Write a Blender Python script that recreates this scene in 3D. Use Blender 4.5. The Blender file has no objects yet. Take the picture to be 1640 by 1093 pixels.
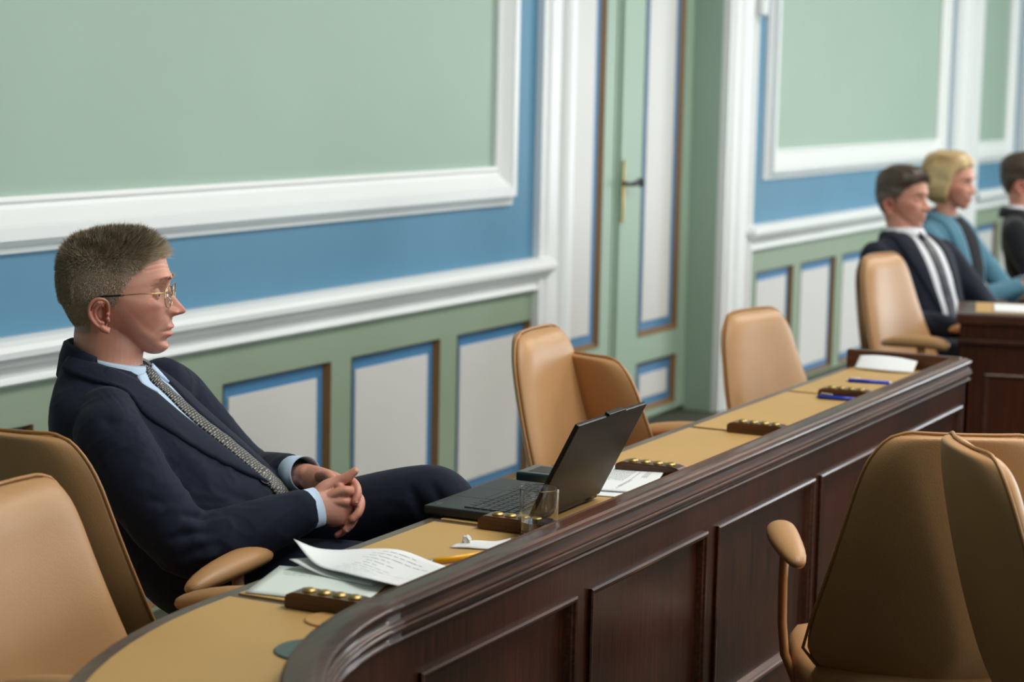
import bpy, bmesh, math, random
import numpy as np
from mathutils import Vector, Matrix, Euler
from mathutils.bvhtree import BVHTree
random.seed(7); RNG = np.random.default_rng(7)
SC = bpy.context.scene; COL = SC.collection
PI = math.pi
def R(a): return math.radians(a)

# ------------------------------------------------------------------ camera
cam_d = bpy.data.cameras.new('camera'); cam = bpy.data.objects.new('camera', cam_d); COL.objects.link(cam)
yaw, pit, rol = R(27.10), R(7.30), R(1.215)
fw = Vector((math.cos(yaw)*math.cos(pit), math.sin(yaw)*math.cos(pit), -math.sin(pit)))
r0 = Vector((math.sin(yaw), -math.cos(yaw), 0)); u0 = r0.cross(fw)
rr = r0*math.cos(rol)+u0*math.sin(rol); uu = u0*math.cos(rol)-r0*math.sin(rol)
cam.matrix_world = Matrix(((rr.x, uu.x, -fw.x, 0), (rr.y, uu.y, -fw.y, 0), (rr.z, uu.z, -fw.z, 1.55), (0, 0, 0, 1)))
cam_d.sensor_width = 36; cam_d.lens = 3300/1640*36
cam_d.clip_start = .05; cam_d.clip_end = 60
cam_d.dof.use_dof = True; cam_d.dof.focus_distance = 3.72; cam_d.dof.aperture_fstop = 4.0
SC.camera = cam
# ------------------------------------------------------------------ colour management, world
SC.view_settings.view_transform = 'Standard'; SC.view_settings.look = 'None'
SC.view_settings.gamma = 1; SC.view_settings.use_curve_mapping = False
SC.view_settings.exposure = 0.0
w = bpy.data.worlds.new('world'); SC.world = w; w.use_nodes = True
w.node_tree.nodes['Background'].inputs[0].default_value = (.62, .74, .9, 1)
w.node_tree.nodes['Background'].inputs[1].default_value = .12
SC.cycles.use_denoising = True
SC.cycles.max_bounces = 16; SC.cycles.diffuse_bounces = 4; SC.cycles.glossy_bounces = 4; SC.cycles.transmission_bounces = 16
SC.cycles.caustics_reflective = False; SC.cycles.caustics_refractive = True

# ------------------------------------------------------------------ lights
def area(name, loc, target, sx, sy, power, col):
    l = bpy.data.lights.new(name, 'AREA'); l.shape = 'RECTANGLE'; l.size = sx; l.size_y = sy
    l.energy = power; l.color = col
    o = bpy.data.objects.new(name, l); COL.objects.link(o); o.location = loc
    o.rotation_euler = (Vector(target)-Vector(loc)).to_track_quat('-Z', 'Y').to_euler()
    o['kind'] = 'helper'
    return o
area('ceiling_lamp_light', (3.9, .4, 3.55), (3.9, .4, 0), 2.4, 1.6, 106, (1, .95, .88))
area('ceiling_lamp_light', (8.4, .4, 3.55), (8.4, .4, 0), 2.4, 1.6, 112, (1, .95, .88))
area('ceiling_lamp_light', (12.2, .4, 3.55), (12.2, .4, 0), 2.4, 1.6, 110, (1, .94, .86))
# daylight through the tall windows of the opposite wall and of the far end wall
for x in (1.2, 4.4, 7.6, 10.8):
    area('window_light', (x, -4.4, 1.95), (x, 3, 1.4), 1.3, 2.3, 56, (.84, .93, 1))
for y in (-3.4, -1.35):
    area('window_light', (16.3, y, 1.4), (0, y, 1.0), 1.5, 2.6, 150, (.84, .92, 1))

# ------------------------------------------------------------------ materials
def S(r, g, b):
    f = lambda c: (c/255)/12.92 if c/255 <= .04045 else ((c/255+.055)/1.055)**2.4
    return (f(r), f(g), f(b), 1)
def nodes(name):
    m = bpy.data.materials.new(name); m.use_nodes = True
    nt = m.node_tree; b = nt.nodes['Principled BSDF']
    return m, nt, b
def mat(name, col, rough=.5, var=.06, scale=6, bump=0, bscale=120, metal=0, coat=0, sheen=0, stretch=(1, 1, 1), spec=.5):
    m, nt, b = nodes(name)
    tc = nt.nodes.new('ShaderNodeTexCoord'); mp = nt.nodes.new('ShaderNodeMapping'); mp.inputs['Scale'].default_value = stretch
    nt.links.new(tc.outputs['Object'], mp.inputs[0])
    n = nt.nodes.new('ShaderNodeTexNoise'); n.inputs['Scale'].default_value = scale; n.inputs['Detail'].default_value = 4
    nt.links.new(mp.outputs[0], n.inputs[0])
    r = nt.nodes.new('ShaderNodeMix'); r.data_type = 'RGBA'
    r.inputs[6].default_value = tuple(c*(1-var*2) for c in col[:3])+(1,); r.inputs[7].default_value = tuple(min(1, c*(1+var*2)) for c in col[:3])+(1,)
    nt.links.new(n.outputs['Fac'], r.inputs[0]); nt.links.new(r.outputs[2], b.inputs['Base Color'])
    b.inputs['Roughness'].default_value = rough; b.inputs['Metallic'].default_value = metal
    b.inputs['Coat Weight'].default_value = coat; b.inputs['Coat Roughness'].default_value = .12
    b.inputs['Specular IOR Level'].default_value = spec
    if sheen: b.inputs['Sheen Weight'].default_value = sheen; b.inputs['Sheen Roughness'].default_value = .4
    if bump:
        n2 = nt.nodes.new('ShaderNodeTexNoise'); n2.inputs['Scale'].default_value = bscale; n2.inputs['Detail'].default_value = 3
        nt.links.new(mp.outputs[0], n2.inputs[0])
        bp = nt.nodes.new('ShaderNodeBump'); bp.inputs['Strength'].default_value = bump; bp.inputs['Distance'].default_value = .002
        nt.links.new(n2.outputs['Fac'], bp.inputs['Height']); nt.links.new(bp.outputs[0], b.inputs['Normal'])
    return m
def wood(name, dark, light, rough=.3, axis='Z', coat=.5, scale=1, crough=.2):
    m, nt, b = nodes(name)
    tc = nt.nodes.new('ShaderNodeTexCoord'); mp = nt.nodes.new('ShaderNodeMapping')
    st = {'X': (1.5, 30, 30), 'Y': (30, 1.5, 30), 'Z': (30, 30, 1.5)}[axis]
    st = tuple(q*2.6 for q in st)
    mp.inputs['Scale'].default_value = tuple(s*scale for s in st)
    nt.links.new(tc.outputs['Object'], mp.inputs[0])
    n = nt.nodes.new('ShaderNodeTexNoise'); n.inputs['Scale'].default_value = 1.6; n.inputs['Detail'].default_value = 8; n.inputs['Roughness'].default_value = .65
    nt.links.new(mp.outputs[0], n.inputs[0])
    n3 = nt.nodes.new('ShaderNodeTexNoise'); n3.inputs['Scale'].default_value = 2.2; n3.inputs['Detail'].default_value = 3
    nt.links.new(tc.outputs['Object'], n3.inputs[0])
    ad = nt.nodes.new('ShaderNodeMath'); ad.operation = 'MULTIPLY_ADD'; ad.inputs[1].default_value = .55; ad.use_clamp = True
    mu = nt.nodes.new('ShaderNodeMath'); mu.operation = 'MULTIPLY'; mu.inputs[1].default_value = .45
    nt.links.new(n3.outputs['Fac'], mu.inputs[0]); nt.links.new(n.outputs['Fac'], ad.inputs[0]); nt.links.new(mu.outputs[0], ad.inputs[2])
    cr = nt.nodes.new('ShaderNodeValToRGB'); cr.color_ramp.elements[0].position = .36; cr.color_ramp.elements[1].position = .64
    cr.color_ramp.elements[0].color = dark; cr.color_ramp.elements[1].color = light
    nt.links.new(ad.outputs[0], cr.inputs[0]); nt.links.new(cr.outputs[0], b.inputs['Base Color'])
    b.inputs['Roughness'].default_value = rough; b.inputs['Coat Weight'].default_value = coat; b.inputs['Coat Roughness'].default_value = crough; b.inputs['Specular IOR Level'].default_value = .28
    bp = nt.nodes.new('ShaderNodeBump'); bp.inputs['Strength'].default_value = .25; bp.inputs['Distance'].default_value = .001
    nt.links.new(n.outputs['Fac'], bp.inputs['Height']); nt.links.new(bp.outputs[0], b.inputs['Normal'])
    return m
M = {}
M['green'] = mat('sage green wall paint', S(163, 186, 171), .55, .03, 2.0)
M['blue'] = mat('blue wall paint', S(86, 139, 170), .55, .05, 2.5)
M['wgreen'] = mat('grey green joinery paint', S(148, 165, 142), .5, .04, 3)
M['dgreen'] = mat('pale green door paint', S(160, 184, 164), .45, .03, 3)
M['white'] = mat('white joinery paint', S(240, 242, 242), .4, .012, 3)
M['field'] = mat('white panel paint', S(222, 220, 217), .45, .02, 3)
M['pblue'] = mat('panel border blue', S(72, 130, 176), .5, .04, 3)
M['gold'] = mat('dull gold bevel paint', S(128, 96, 58), .45, .08, 8)
M['carpet'] = mat('dark olive carpet', S(66, 68, 54), .95, .12, 60, .6, 300)
M['ceil'] = mat('ceiling plaster', S(228, 226, 220), .8, .01)
M['oak_x'] = wood('dark varnished oak along', S(30, 13, 7), S(90, 48, 27), .42, 'X', .24, 1, .08)
M['oak_z'] = wood('dark varnished oak upright', S(30, 12, 6), S(78, 37, 18), .36, 'Z', .14)
M['oak_y'] = wood('dark varnished oak across', S(50, 24, 12), S(104, 62, 36), .35, 'Y', .3)
M['trim'] = wood('grey brown oak edging', S(70, 58, 50), S(108, 94, 82), .4, 'X', .3)
M['leather'] = mat('tan desk leather', S(190, 152, 92), .5, .05, 5, .15, 260)
M['leather2'] = mat('light tan leather tab', S(196, 152, 92), .5, .04, 5, .15, 260)
M['chair'] = mat('caramel chair leather', S(180, 136, 91), .45, .06, 4, .2, 380)
M['piping'] = mat('caramel piping leather', S(168, 120, 70), .4, .04, 6)
M['black'] = mat('black painted steel', S(22, 22, 24), .35, .05)
M['brass'] = mat('brass button', S(170, 148, 92), .45, .15, 60, metal=1)
M['paper'] = mat('white paper', S(226, 230, 232), .7, .01, 8)
M['paperg'] = mat('pale green tinted paper', S(214, 224, 220), .7, .01, 8)
M['faint'] = mat('faint grey print', S(176, 182, 188), .7, .02)
M['ink'] = mat('grey print ink', S(120, 124, 130), .7, .02)
M['pencil'] = mat('yellow pen barrel', S(240, 178, 20), .35, .03)
M['silver'] = mat('silvery metal', S(190, 192, 196), .3, .03, metal=1)
M['bluepen'] = mat('blue pen plastic', S(22, 56, 170), .3, .03)
M['whitepl'] = mat('white plastic', S(228, 228, 224), .35, .02)
M['lap'] = mat('matte black laptop shell', S(34, 36, 38), .42, .08, 30, .05, 500)
M['laplid'] = mat('worn black laptop lid', S(13, 13, 13), .42, .3, 6, spec=.3)
M['lapkey'] = mat('black laptop keys', S(18, 19, 21), .4, .03)
M['screen'] = mat('dark laptop screen', S(12, 13, 16), .12, .02)
M['grey'] = mat('grey badge', S(110, 116, 122), .4, .03)
M['dgrey'] = mat('dark slate plastic', S(44, 62, 66), .25, .05)
def glassmat(name, col=(1, 1, 1, 1), ior=1.5, rough=.0):
    m, nt, b = nodes(name)
    b.inputs['Base Color'].default_value = col; b.inputs['Transmission Weight'].default_value = 1
    b.inputs['IOR'].default_value = ior; b.inputs['Roughness'].default_value = rough
    return m
M['glass'] = glassmat('clear drinking glass', (.985, .99, .99, 1), 1.48)
M['water'] = glassmat('water', (.98, .99, .99, 1), 1.33)
def lensmat():
    m, nt, b = nodes('spectacle lens glass'); nt.nodes.remove(b); out = nt.nodes['Material Output']
    t = nt.nodes.new('ShaderNodeBsdfTransparent'); t.inputs[0].default_value = (.93, .95, .95, 1); gq = nt.nodes.new('ShaderNodeBsdfGlossy'); gq.inputs['Roughness'].default_value = .05
    f = nt.nodes.new('ShaderNodeValue'); f.outputs[0].default_value = .10; mx = nt.nodes.new('ShaderNodeMixShader')
    nt.links.new(f.outputs[0], mx.inputs[0]); nt.links.new(t.outputs[0], mx.inputs[1]); nt.links.new(gq.outputs[0], mx.inputs[2]); nt.links.new(mx.outputs[0], out.inputs[0]); return m
M['lens'] = lensmat()
def fix_normals(o):
    bm = bmesh.new(); bm.from_mesh(o.data); bmesh.ops.remove_doubles(bm, verts=bm.verts, dist=1e-6); bmesh.ops.recalc_face_normals(bm, faces=bm.faces); bm.to_mesh(o.data); bm.free(); return o

# ------------------------------------------------------------------ mesh helpers
def mesh_obj(name, verts, faces, m=None, parent=None, smooth=False, label=None):
    me = bpy.data.meshes.new(name); me.from_pydata([tuple(v) for v in verts], [], [tuple(f) for f in faces]); me.update()
    return link(name, me, m, parent, smooth, label)
def link(name, me, m=None, parent=None, smooth=False, label=None):
    if m is not None:
        if isinstance(m, (list, tuple)):
            for k in m: me.materials.append(k)
        else: me.materials.append(m)
    if smooth:
        for p in me.polygons: p.use_smooth = True
    o = bpy.data.objects.new(name, me); COL.objects.link(o)
    if parent is not None: o.parent = parent
    if label: o['label'] = label
    return o
def bm_obj(name, bm, m=None, parent=None, smooth=False, label=None):
    bmesh.ops.recalc_face_normals(bm, faces=bm.faces)
    me = bpy.data.meshes.new(name); bm.to_mesh(me); bm.free()
    return link(name, me, m, parent, smooth, label)
def empty(name, loc=(0, 0, 0), rz=0, label=None, cat=None, group=None):
    o = bpy.data.objects.new(name, None); COL.objects.link(o); o.location = loc; o.rotation_euler = (0, 0, rz)
    o.empty_display_size = .1
    tag(o, label, cat, group); return o
def tag(o, label=None, cat=None, group=None, kind=None):
    if label: o['label'] = label
    if cat: o['category'] = cat
    if group: o['group'] = group
    if kind: o['kind'] = kind
    return o
def box(bm, x0, x1, y0, y1, z0, z1, bev=0, mi=0):
    vs = [bm.verts.new(p) for p in ((x0, y0, z0), (x1, y0, z0), (x1, y1, z0), (x0, y1, z0), (x0, y0, z1), (x1, y0, z1), (x1, y1, z1), (x0, y1, z1))]
    fs = [bm.faces.new([vs[i] for i in f]) for f in ((0, 3, 2, 1), (4, 5, 6, 7), (0, 1, 5, 4), (1, 2, 6, 5), (2, 3, 7, 6), (3, 0, 4, 7))]
    for f in fs: f.material_index = mi
    if bev:
        es = list({e for f in fs for e in f.edges})
        bmesh.ops.bevel(bm, geom=es, offset=bev, segments=2, profile=.6, affect='EDGES')
    return vs
def boxo(name, b, m, parent=None, bev=0, label=None, smooth=False):
    bm = bmesh.new(); box(bm, *b, bev=bev); return bm_obj(name, bm, m, parent, smooth, label)
def loft(rings, cap=True, closed=True):
    """rings: list of lists of points (same count) -> verts, faces"""
    n = len(rings[0]); V = [p for r_ in rings for p in r_]; F = []
    for i in range(len(rings)-1):
        for j in range(n if closed else n-1):
            k = (j+1) % n
            F.append((i*n+j, i*n+k, (i+1)*n+k, (i+1)*n+j))
    if cap:
        F.append(tuple(range(n-1, -1, -1))); F.append(tuple((len(rings)-1)*n+j for j in range(n)))
    return V, F
def frame_of(t, up=Vector((0, 0, 1))):
    t = t.normalized(); s = up.cross(t)
    if s.length < 1e-3: s = Vector((1, 0, 0)).cross(t)
    s.normalize(); return s, t.cross(s)
def tube(pts, rad, n=12, cap=True, flat=1.0, up=Vector((0, 0, 1))):
    pts = [Vector(p) for p in pts]; rings = []
    for i, p in enumerate(pts):
        t = (pts[min(i+1, len(pts)-1)]-pts[max(i-1, 0)])
        s, b = frame_of(t, up); r_ = rad[i] if isinstance(rad, (list, tuple)) else rad
        if isinstance(r_, (list, tuple)): ra, rb = r_
        else: ra, rb = r_, r_*flat
        rings.append([p+s*math.cos(2*PI*j/n)*ra+b*math.sin(2*PI*j/n)*rb for j in range(n)])
    return loft(rings, cap)
def spline(pts, n):
    """Catmull-Rom through pts (any dimension) -> n samples"""
    P = np.array([list(p) for p in pts], float); P = np.vstack([2*P[0]-P[1], P, 2*P[-1]-P[-2]])
    m = len(P)-3; out = []
    for q in np.linspace(0, m-1e-9, n):
        i = int(q); t = q-i; a, b, c, d = P[i:i+4]
        out.append(.5*((2*b)+(-a+c)*t+(2*a-5*b+4*c-d)*t*t+(-a+3*b-3*c+d)*t**3))
    return np.array(out)
def lathe(prof, n=32, cap=True):
    rings = [[Vector((r_*math.cos(2*PI*j/n), r_*math.sin(2*PI*j/n), z)) for j in range(n)] for r_, z in prof]
    return loft(rings, cap)
def join(*vf):
    V = []; F = []
    for v, f in vf:
        k = len(V); V += list(v); F += [tuple(i+k for i in q) for q in f]
    return V, F
def xf(vf, mtx): return [mtx @ Vector(v) for v in vf[0]], vf[1]
def copy_tree(o, parent=None):
    c = o.copy(); COL.objects.link(c)
    if parent is not None: c.parent = parent
    for ch in list(o.children): copy_tree(ch, c)
    return c
# ------------------------------------------------------------------ the room shell
WY = 3.545; H0 = 3.6
X0, X1, Y0 = -3.2, 16.6, -4.6
def struct(o, label): return tag(o, label, None, None, 'structure')
struct(boxo('floor', (X0, X1, Y0, WY+.3, -.1, 0), M['carpet']), 'dark olive carpeted floor')
struct(boxo('ceiling', (X0, X1, Y0, WY+.3, H0, H0+.1), M['ceil']), 'plain white ceiling')
struct(boxo('wall_left', (X0-.1, X0, Y0, WY, 0, H0), M['green']), 'plain green wall behind the camera')
struct(boxo('wall_right', (X1, X1+.1, Y0, WY, 0, H0), M['green']), 'green end wall')
struct(boxo('wall_front', (X0, X1, Y0-.1, Y0, 0, H0), M['wgreen']), 'green wall opposite')
PANZ = (.015, .62)
def holed(bm, x0, x1, z0, z1, holes, y, mi):
    xs = sorted({x0, x1, *[h[0] for h in holes], *[h[1] for h in holes]}); zs = sorted({z0, z1, *[h[2] for h in holes], *[h[3] for h in holes]})
    for a, b in zip(xs, xs[1:]):
        for c, d in zip(zs, zs[1:]):
            if any(h[0] <= (a+b)/2 <= h[1] and h[2] <= (c+d)/2 <= h[3] for h in holes): continue
            f = bm.faces.new([bm.verts.new(p) for p in ((a, y, c), (b, y, c), (b, y, d), (a, y, d))]); f.material_index = mi
pl = [(5.635-.73*k-.6, 5.635-.73*k) for k in range(8, 0, -1)]+[(5.035, 5.635), (5.766, 6.361), (6.494, 7.075)]
pr_ = [(9.55, 10.09), (10.215, 10.776), (10.90, 11.46), (11.59, 12.15), (12.28, 12.84), (13.75, 14.31), (14.44, 15.0)]
DX0, DX1 = 7.36, 9.004
bm = bmesh.new()
holed(bm, X0, DX0, 0, .80, [(a, b, *PANZ) for a, b in pl], WY, 0)
holed(bm, DX1, X1, 0, .80, [(a, b, *PANZ) for a, b in pr_], WY, 0)
holed(bm, X0, DX0, .80, H0, [], WY, 1); holed(bm, DX1, X1, .80, H0, [], WY, 1)
holed(bm, DX0, DX1, 2.75, H0, [], WY, 1)
holed(bm, X0, X1, 0, H0, [], WY+.3, 1)
me = bpy.data.meshes.new('wall_back'); bm.to_mesh(me); bm.free()
wall = struct(link('wall_back', me, [M['wgreen'], M['blue']]), 'blue and green panelled wall behind the desks')
def recessed(parent, x0, x1, z0, z1, y, dep=.022, bw=.042, gw=.012):
    """a sunk panel: gold reveal, blue bed and a white field"""
    V = []; F = []
    o = [(x0, z0), (x1, z0), (x1, z1), (x0, z1)]; i = [(x0+gw, z0+gw), (x1-gw, z0+gw), (x1-gw, z1-gw), (x0+gw, z1-gw)]
    for (x, z) in o: V.append((x, y-.004, z))
    for (x, z) in i: V.append((x, y+dep, z))
    for k in range(4): F.append((k, (k+1) % 4, 4+(k+1) % 4, 4+k))
    mesh_obj('panel_reveal', V, F, M['gold'], parent)
    p = boxo('panel', (x0+gw, x1-gw, y+dep, y+dep+.01, z0+gw, z1-gw), M['pblue'], parent)
    boxo('panel_field', (x0+gw+bw, x1-gw-bw, y+dep-.006, y+dep+.002, z0+gw+bw*.8, z1-gw-bw*.9), M['field'], p, .002)
for a, b in pl+pr_: recessed(wall, a, b, *PANZ, WY)
def mould_frame(name, x0, x1, z0, z1, prof, m, parent=None, y=WY):
    """mitred moulding round the rectangle (x0..z1 = inner edge), prof = [(outward, proud)]"""
    rings = []
    for (sx, sz, cx, cz) in ((-1, -1, x0, z0), (1, -1, x1, z0), (1, 1, x1, z1), (-1, 1, x0, z1)):
        rings.append([(cx+sx*o, y-p, cz+sz*o) for o, p in prof])
    n = len(prof); V = [p for r_ in rings for p in r_]; F = []
    for i in range(4):
        for j in range(n-1): F.append((i*n+j, i*n+j+1, ((i+1) % 4)*n+j+1, ((i+1) % 4)*n+j))
    return mesh_obj(name, V, F, m, parent)
FP = [(0, -.002), (0, .02), (.012, .026), (.02, .014), (.032, .018), (.07, .044), (.078, .052), (.11, .052), (.113, .03), (.126, .028), (.132, .018), (.146, .016), (.148, -.002)]
def wall_frame(n, x0, x1, z0, z1, lab):
    f = mould_frame('trim_%d' % n, x0, x1, z0, z1, FP, M['white']); struct(f, lab)
    boxo('panel', (x0, x1, WY-.004, WY+.002, z0, z1), M['green'], f)
wall_frame(1, .9, 6.73, 1.222, 3.3, 'large white picture moulding round the green wall field left of the door')
wall_frame(2, 9.72, 12.62, 1.222, 3.3, 'white picture moulding round the green wall field right of the door')
wall_frame(3, 13.55, 14.35, 1.19, 3.3, 'narrow white moulding at the right picture edge')
CR = [(-.002, .862), (.03, .864), (.05, .858), (.066, .846), (.072, .832), (.07, .816), (.058, .808), (.052, .80), (.046, .79), (.03, .776), (.02, .768), (.018, .756), (.028, .75), (.03, .742), (.024, .736), (-.002, .734)]
def chair_rail(n, x0, x1, lab, e0=0, e1=1):
    rings = []
    for x, e in ((x0, -1 if e0 else 0), (x1, 1 if e1 else 0)): rings.append([(x-e*.072+e*p, WY-p, z) for p, z in CR])
    V, F = loft(rings, False, False)
    V = list(V); k = len(CR)
    for x, e, base in ((x0, e0, 0), (x1, e1, k)):
        if e:   # mitred return to the wall
            s = len(V); V += [(x-(1 if base else -1)*.072+(1 if base else -1)*p, WY, z) for p, z in CR]
            for j in range(k-1): F.append((base+j, base+j+1, s+j+1, s+j))
    struct(mesh_obj('trim_%d' % n, V, F, M['white']), lab)
chair_rail(4, X0, 7.17, 'white moulded dado rail running left of the door')
chair_rail(5, 9.34, 13.0, 'white moulded dado rail right of the door', 1, 0)
chair_rail(6, 13.5, X1, 'white dado rail beyond the pilaster', 0, 0)
# door casings: stepped pilasters
def casing(n, x0, x1, prof, lab, z1=3.0):
    V = []
    pts = [(x0, WY)]+[(x0+(x1-x0)*a, WY-p) for a, p in prof]+[(x1, WY+.15)]
    V, F = loft([[(x, y, 0) for x, y in pts], [(x, y, z1) for x, y in pts]], False, False)
    return struct(mesh_obj('trim_%d' % n, V, F, M['white']), lab)
CP = [(0, .03), (.1, .035), (.14, .02), (.2, .02), (.24, .034), (.5, .034), (.54, .022), (.62, .022), (.66, .04), (.74, .05), (.9, .05), (.93, .038), (1, .038)]
casing(7, 7.085, DX0, CP, 'white moulded casing left of the double door')
casing(8, DX1, 9.40, [(1-a, p) for a, p in CP[::-1]], 'white moulded casing right of the double door')
casing(9, 12.93, 13.5, [(0, .03), (.05, .06), (.25, .06), (.3, .09), (.7, .09), (.75, .06), (.95, .06), (1, .03)], 'white pilaster between the wall fields', 3.3)
casing(10, 14.72, 15.4, [(0, .05), (.05, .16), (.95, .16), (1, .05)], 'pale pilaster at the right picture edge', 3.3)
# double door, set back in its opening
DY = 3.687
door = boxo('door_1', (DX0, DX1, DY+.022, DY+.05, 0, 2.7), M['dgreen']); struct(door, 'pale green double door with white panels')
bm = bmesh.new()
D1 = (7.48, 8.02); D2 = (8.44, 8.89)
holed(bm, DX0, 8.235, .02, 2.7, [(*D1, .40, 2.55), (*D1, .05, .28)], DY, 0)
holed(bm, 8.245, DX1, .02, 2.7, [(*D2, .40, 2.55), (*D2, .05, .28)], DY, 0)
bm_obj('door_leaf', bm, M['dgreen'], door)
for dx in (D1, D2):
    recessed(door, *dx, .40, 2.55, DY, .018, .05, .022); recessed(door, *dx, .05, .28, DY, .018, .045, .022)
bm = bmesh.new(); box(bm, 8.165, 8.235, DY-.02, DY, .02, 2.7, .008); box(bm, 8.135, 8.155, DY-.008, DY, .02, 2.7, .004)
bm_obj('door_bead', bm, M['dgreen'], door)
bm = bmesh.new(); box(bm, DX1, DX1+.01, WY, DY, 0, 2.75); bm_obj('door_jamb', bm, M['green'], door)
V, F = loft([[(8.185+a*w_, DY-.024-t, z) for a, t in ((-1, 0), (-1, .005), (1, .005), (1, 0))] for z, w_ in ((.93, .004), (.95, .012), (.965, .005), (1.0, .010), (1.06, .014), (1.13, .012), (1.17, .006), (1.19, .010), (1.205, .003))])
pl_ = mesh_obj('lock_plate', V, F, M['brass'], door, label='narrow brass lock plate')
V, F = join(tube([(8.185, DY-.02, 1.10), (8.185, DY-.065, 1.10)], .008), tube([(8.185, DY-.065, 1.10), (8.21, DY-.07, 1.103), (8.25, DY-.066, 1.105), (8.27, DY-.062, 1.105)], [.008, .011, .012, .009]),
            xf(lathe([(.006, -.02), (.016, -.012), (.02, 0), (.016, .012), (.006, .02)], 16), Matrix.Translation((8.285, DY-.062, 1.105)) @ Matrix.Rotation(PI/2, 4, 'Y')))
mesh_obj('door_handle', V, F, M['black'], door, True, 'black lever door handle')
# small white wall box on the casing
b = empty('wall_sensor', (9.375, WY-.04, 1.9), 0, 'small white sensor fixed high on the right door casing', 'sensor')
boxo('sensor_body', (-.03, .03, -.03, 0, -.03, .06), M['white'], b, .006); boxo('sensor_lens', (-.018, .018, -.036, -.028, -.055, -.03), M['grey'], b, .003)
# ------------------------------------------------------------------ the long curved desk
FY = 1.45; DXE = 5.62; CC = Vector((2.5, FY-.74))
def desk_path():
    P = [(Vector((DXE, FY)), Vector((0, 1)))]
    for x in (5.01, 4.36, 3.706, 3.1, 2.5): P.append((Vector((x, FY)), Vector((0, 1))))
    for k in range(1, 25):
        a = PI/2+k*(PI/2)/24; d = Vector((math.cos(a), math.sin(a))); P.append((CC+d*.74, d))
    P.append((CC+Vector((-.74, -.5)), Vector((-1, 0))))
    return P
DP = desk_path()
def sweep(name, prof, m, parent, path=None, closed=True, smooth=False, cap=True, label=None):
    path = path or DP
    rings = [[(p.x+n.x*o, p.y+n.y*o, z) for o, z in prof] for p, n in path]
    V, F = loft(rings, cap and closed, closed)
    o = mesh_obj(name, V, F, m, parent, smooth, label)
    return o
desk = empty('curved_desk', (0, 0, 0), 0, 'long curved dark oak council desk with tan leather top running through the picture', 'desk')
# (o = towards the users, z)
RAIL = [(.05, .76), (.05, .797), (.047, .801), (.044, .8025), (.040, .801), (.037, .8015), (.016, .803), (.008, .8025), (.003, .7995), (-.002, .7985), (-.0058, .797), (-.0072, .794), (-.0058, .791), (-.0015, .789), (.0, .783), (-.0008, .775), (-.004, .7735), (-.0075, .772), (-.0078, .7695), (-.005, .768), (-.0065, .7668), (-.0100, .765), (-.0102, .762), (-.007, .760), (-.002, .7585), (-.001, .750),
        (-.004, .7485), (-.0062, .7455), (-.0052, .7425), (-.002, .7405), (.0, .739), (.02, .735), (.04, .735)]
st = [q for q in DP if q[0].x >= 2.49]; cv = [q for q in DP if q[0].x <= 2.501]
for seg in ((0, 3), (3, 5)):
    sweep('top_rail', RAIL, M['oak_x'], desk, st[seg[0]:seg[1]+1])
sweep('top_rail', RAIL, M['oak_x'], desk, cv, smooth=True)
# carcase behind the panels, back board and plinth
sweep('desk_front', [(.012, .05), (.012, .748), (.04, .748), (.04, .05)], M['oak_z'], desk)
sweep('plinth', [(-.012, 0), (-.012, .10), (-.004, .115), (.04, .115), (.04, 0)], M['oak_x'], desk)
PX = [(2.555, 3.086), (3.143, 3.678), (3.733, 4.314), (4.356, 4.93), (4.975, 5.545)]
ed = [2.5]+[ (PX[i][1]+PX[i+1][0])/2 for i in range(4)]+[DXE]
bm = bmesh.new(); holed(bm, 2.5, DXE, .115, .745, [(a, b, .30, .68) for a, b in PX], FY, 0)
bm_obj('desk_frame', bm, M['oak_z'], desk)
sweep('desk_frame', [(0, .11), (0, .745), (.012, .745), (.012, .11)], M['oak_z'], desk, cv)
PPROF = [(.0, -.001), (.001, .006), (-.003, .008), (-.008, .007), (-.010, .003), (-.013, .001), (-.018, -.010)]
for a, b in PX:
    f = mould_frame('panel_moulding', a, b, .30, .68, PPROF, M['oak_x'], desk, FY)
    p = boxo('door_panel' if 0 else 'desk_panel', (a, b, FY+.010, FY+.014, .30, .68), M['oak_z'], desk)
boxo('desk_end', (DXE-.03, DXE, FY, FY+.36, .02, .74), M['oak_z'], desk)
# writing surface: edging and leather fields between thin strips
OI = .34
sweep('top_edging', [(.04, .725), (.04, .758), (OI-.004, .758), (OI, .752), (OI+.001, .735), (OI-.006, .725)], M['trim'], desk)
divs = [5.60, 5.01, 4.35, 3.735, 3.16, 2.53]
def inlay(x0, x1):
    boxo('leather_inlay', (x0, x1, FY+.05, FY+OI-.03, .757, .7615), M['leather'], desk, .0015)
for a, b in zip(divs, divs[1:]): inlay(b+.012, a-.012)
arc = [q for q in DP if q[0].x < 2.5001]
arc[0] = (Vector((2.518, FY)), Vector((0, 1)))
sweep('leather_inlay', [(.05, .757), (.05, .7615), (OI-.03, .7615), (OI-.03, .757)], M['leather'], desk, arc)
# raised end rail
boxo('end_rail', (DXE-.028, DXE, FY+.02, FY+OI+.005, .75, .805), M['oak_y'], desk, .004)
for x in (3.70, 4.94): boxo('desk_support', (x, x+.03, FY+.04, FY+.12, 0, .73), M['oak_z'], desk)
# leather finger tab let into the inlay by the near curve
V, F = lathe([(.0, 0), (.040, 0), (.041, .002), (.039, .0035), (0, .0035)], 28, False)
tb = mesh_obj('leather_tab', V, F, M['leather2'], desk, label='round light leather tab in the desk top'); tb.location = (2.480, 1.552, .7615)
V, F = lathe([(0, 0), (.055, 0), (.056, .0015), (.054, .003), (0, .003)], 36, False)
rp = mesh_obj('round_plate', V, F, M['dgrey'], desk, label='dark round plate let in beside the curved rail'); rp.location = (2.332, 1.488, .7615)
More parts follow.
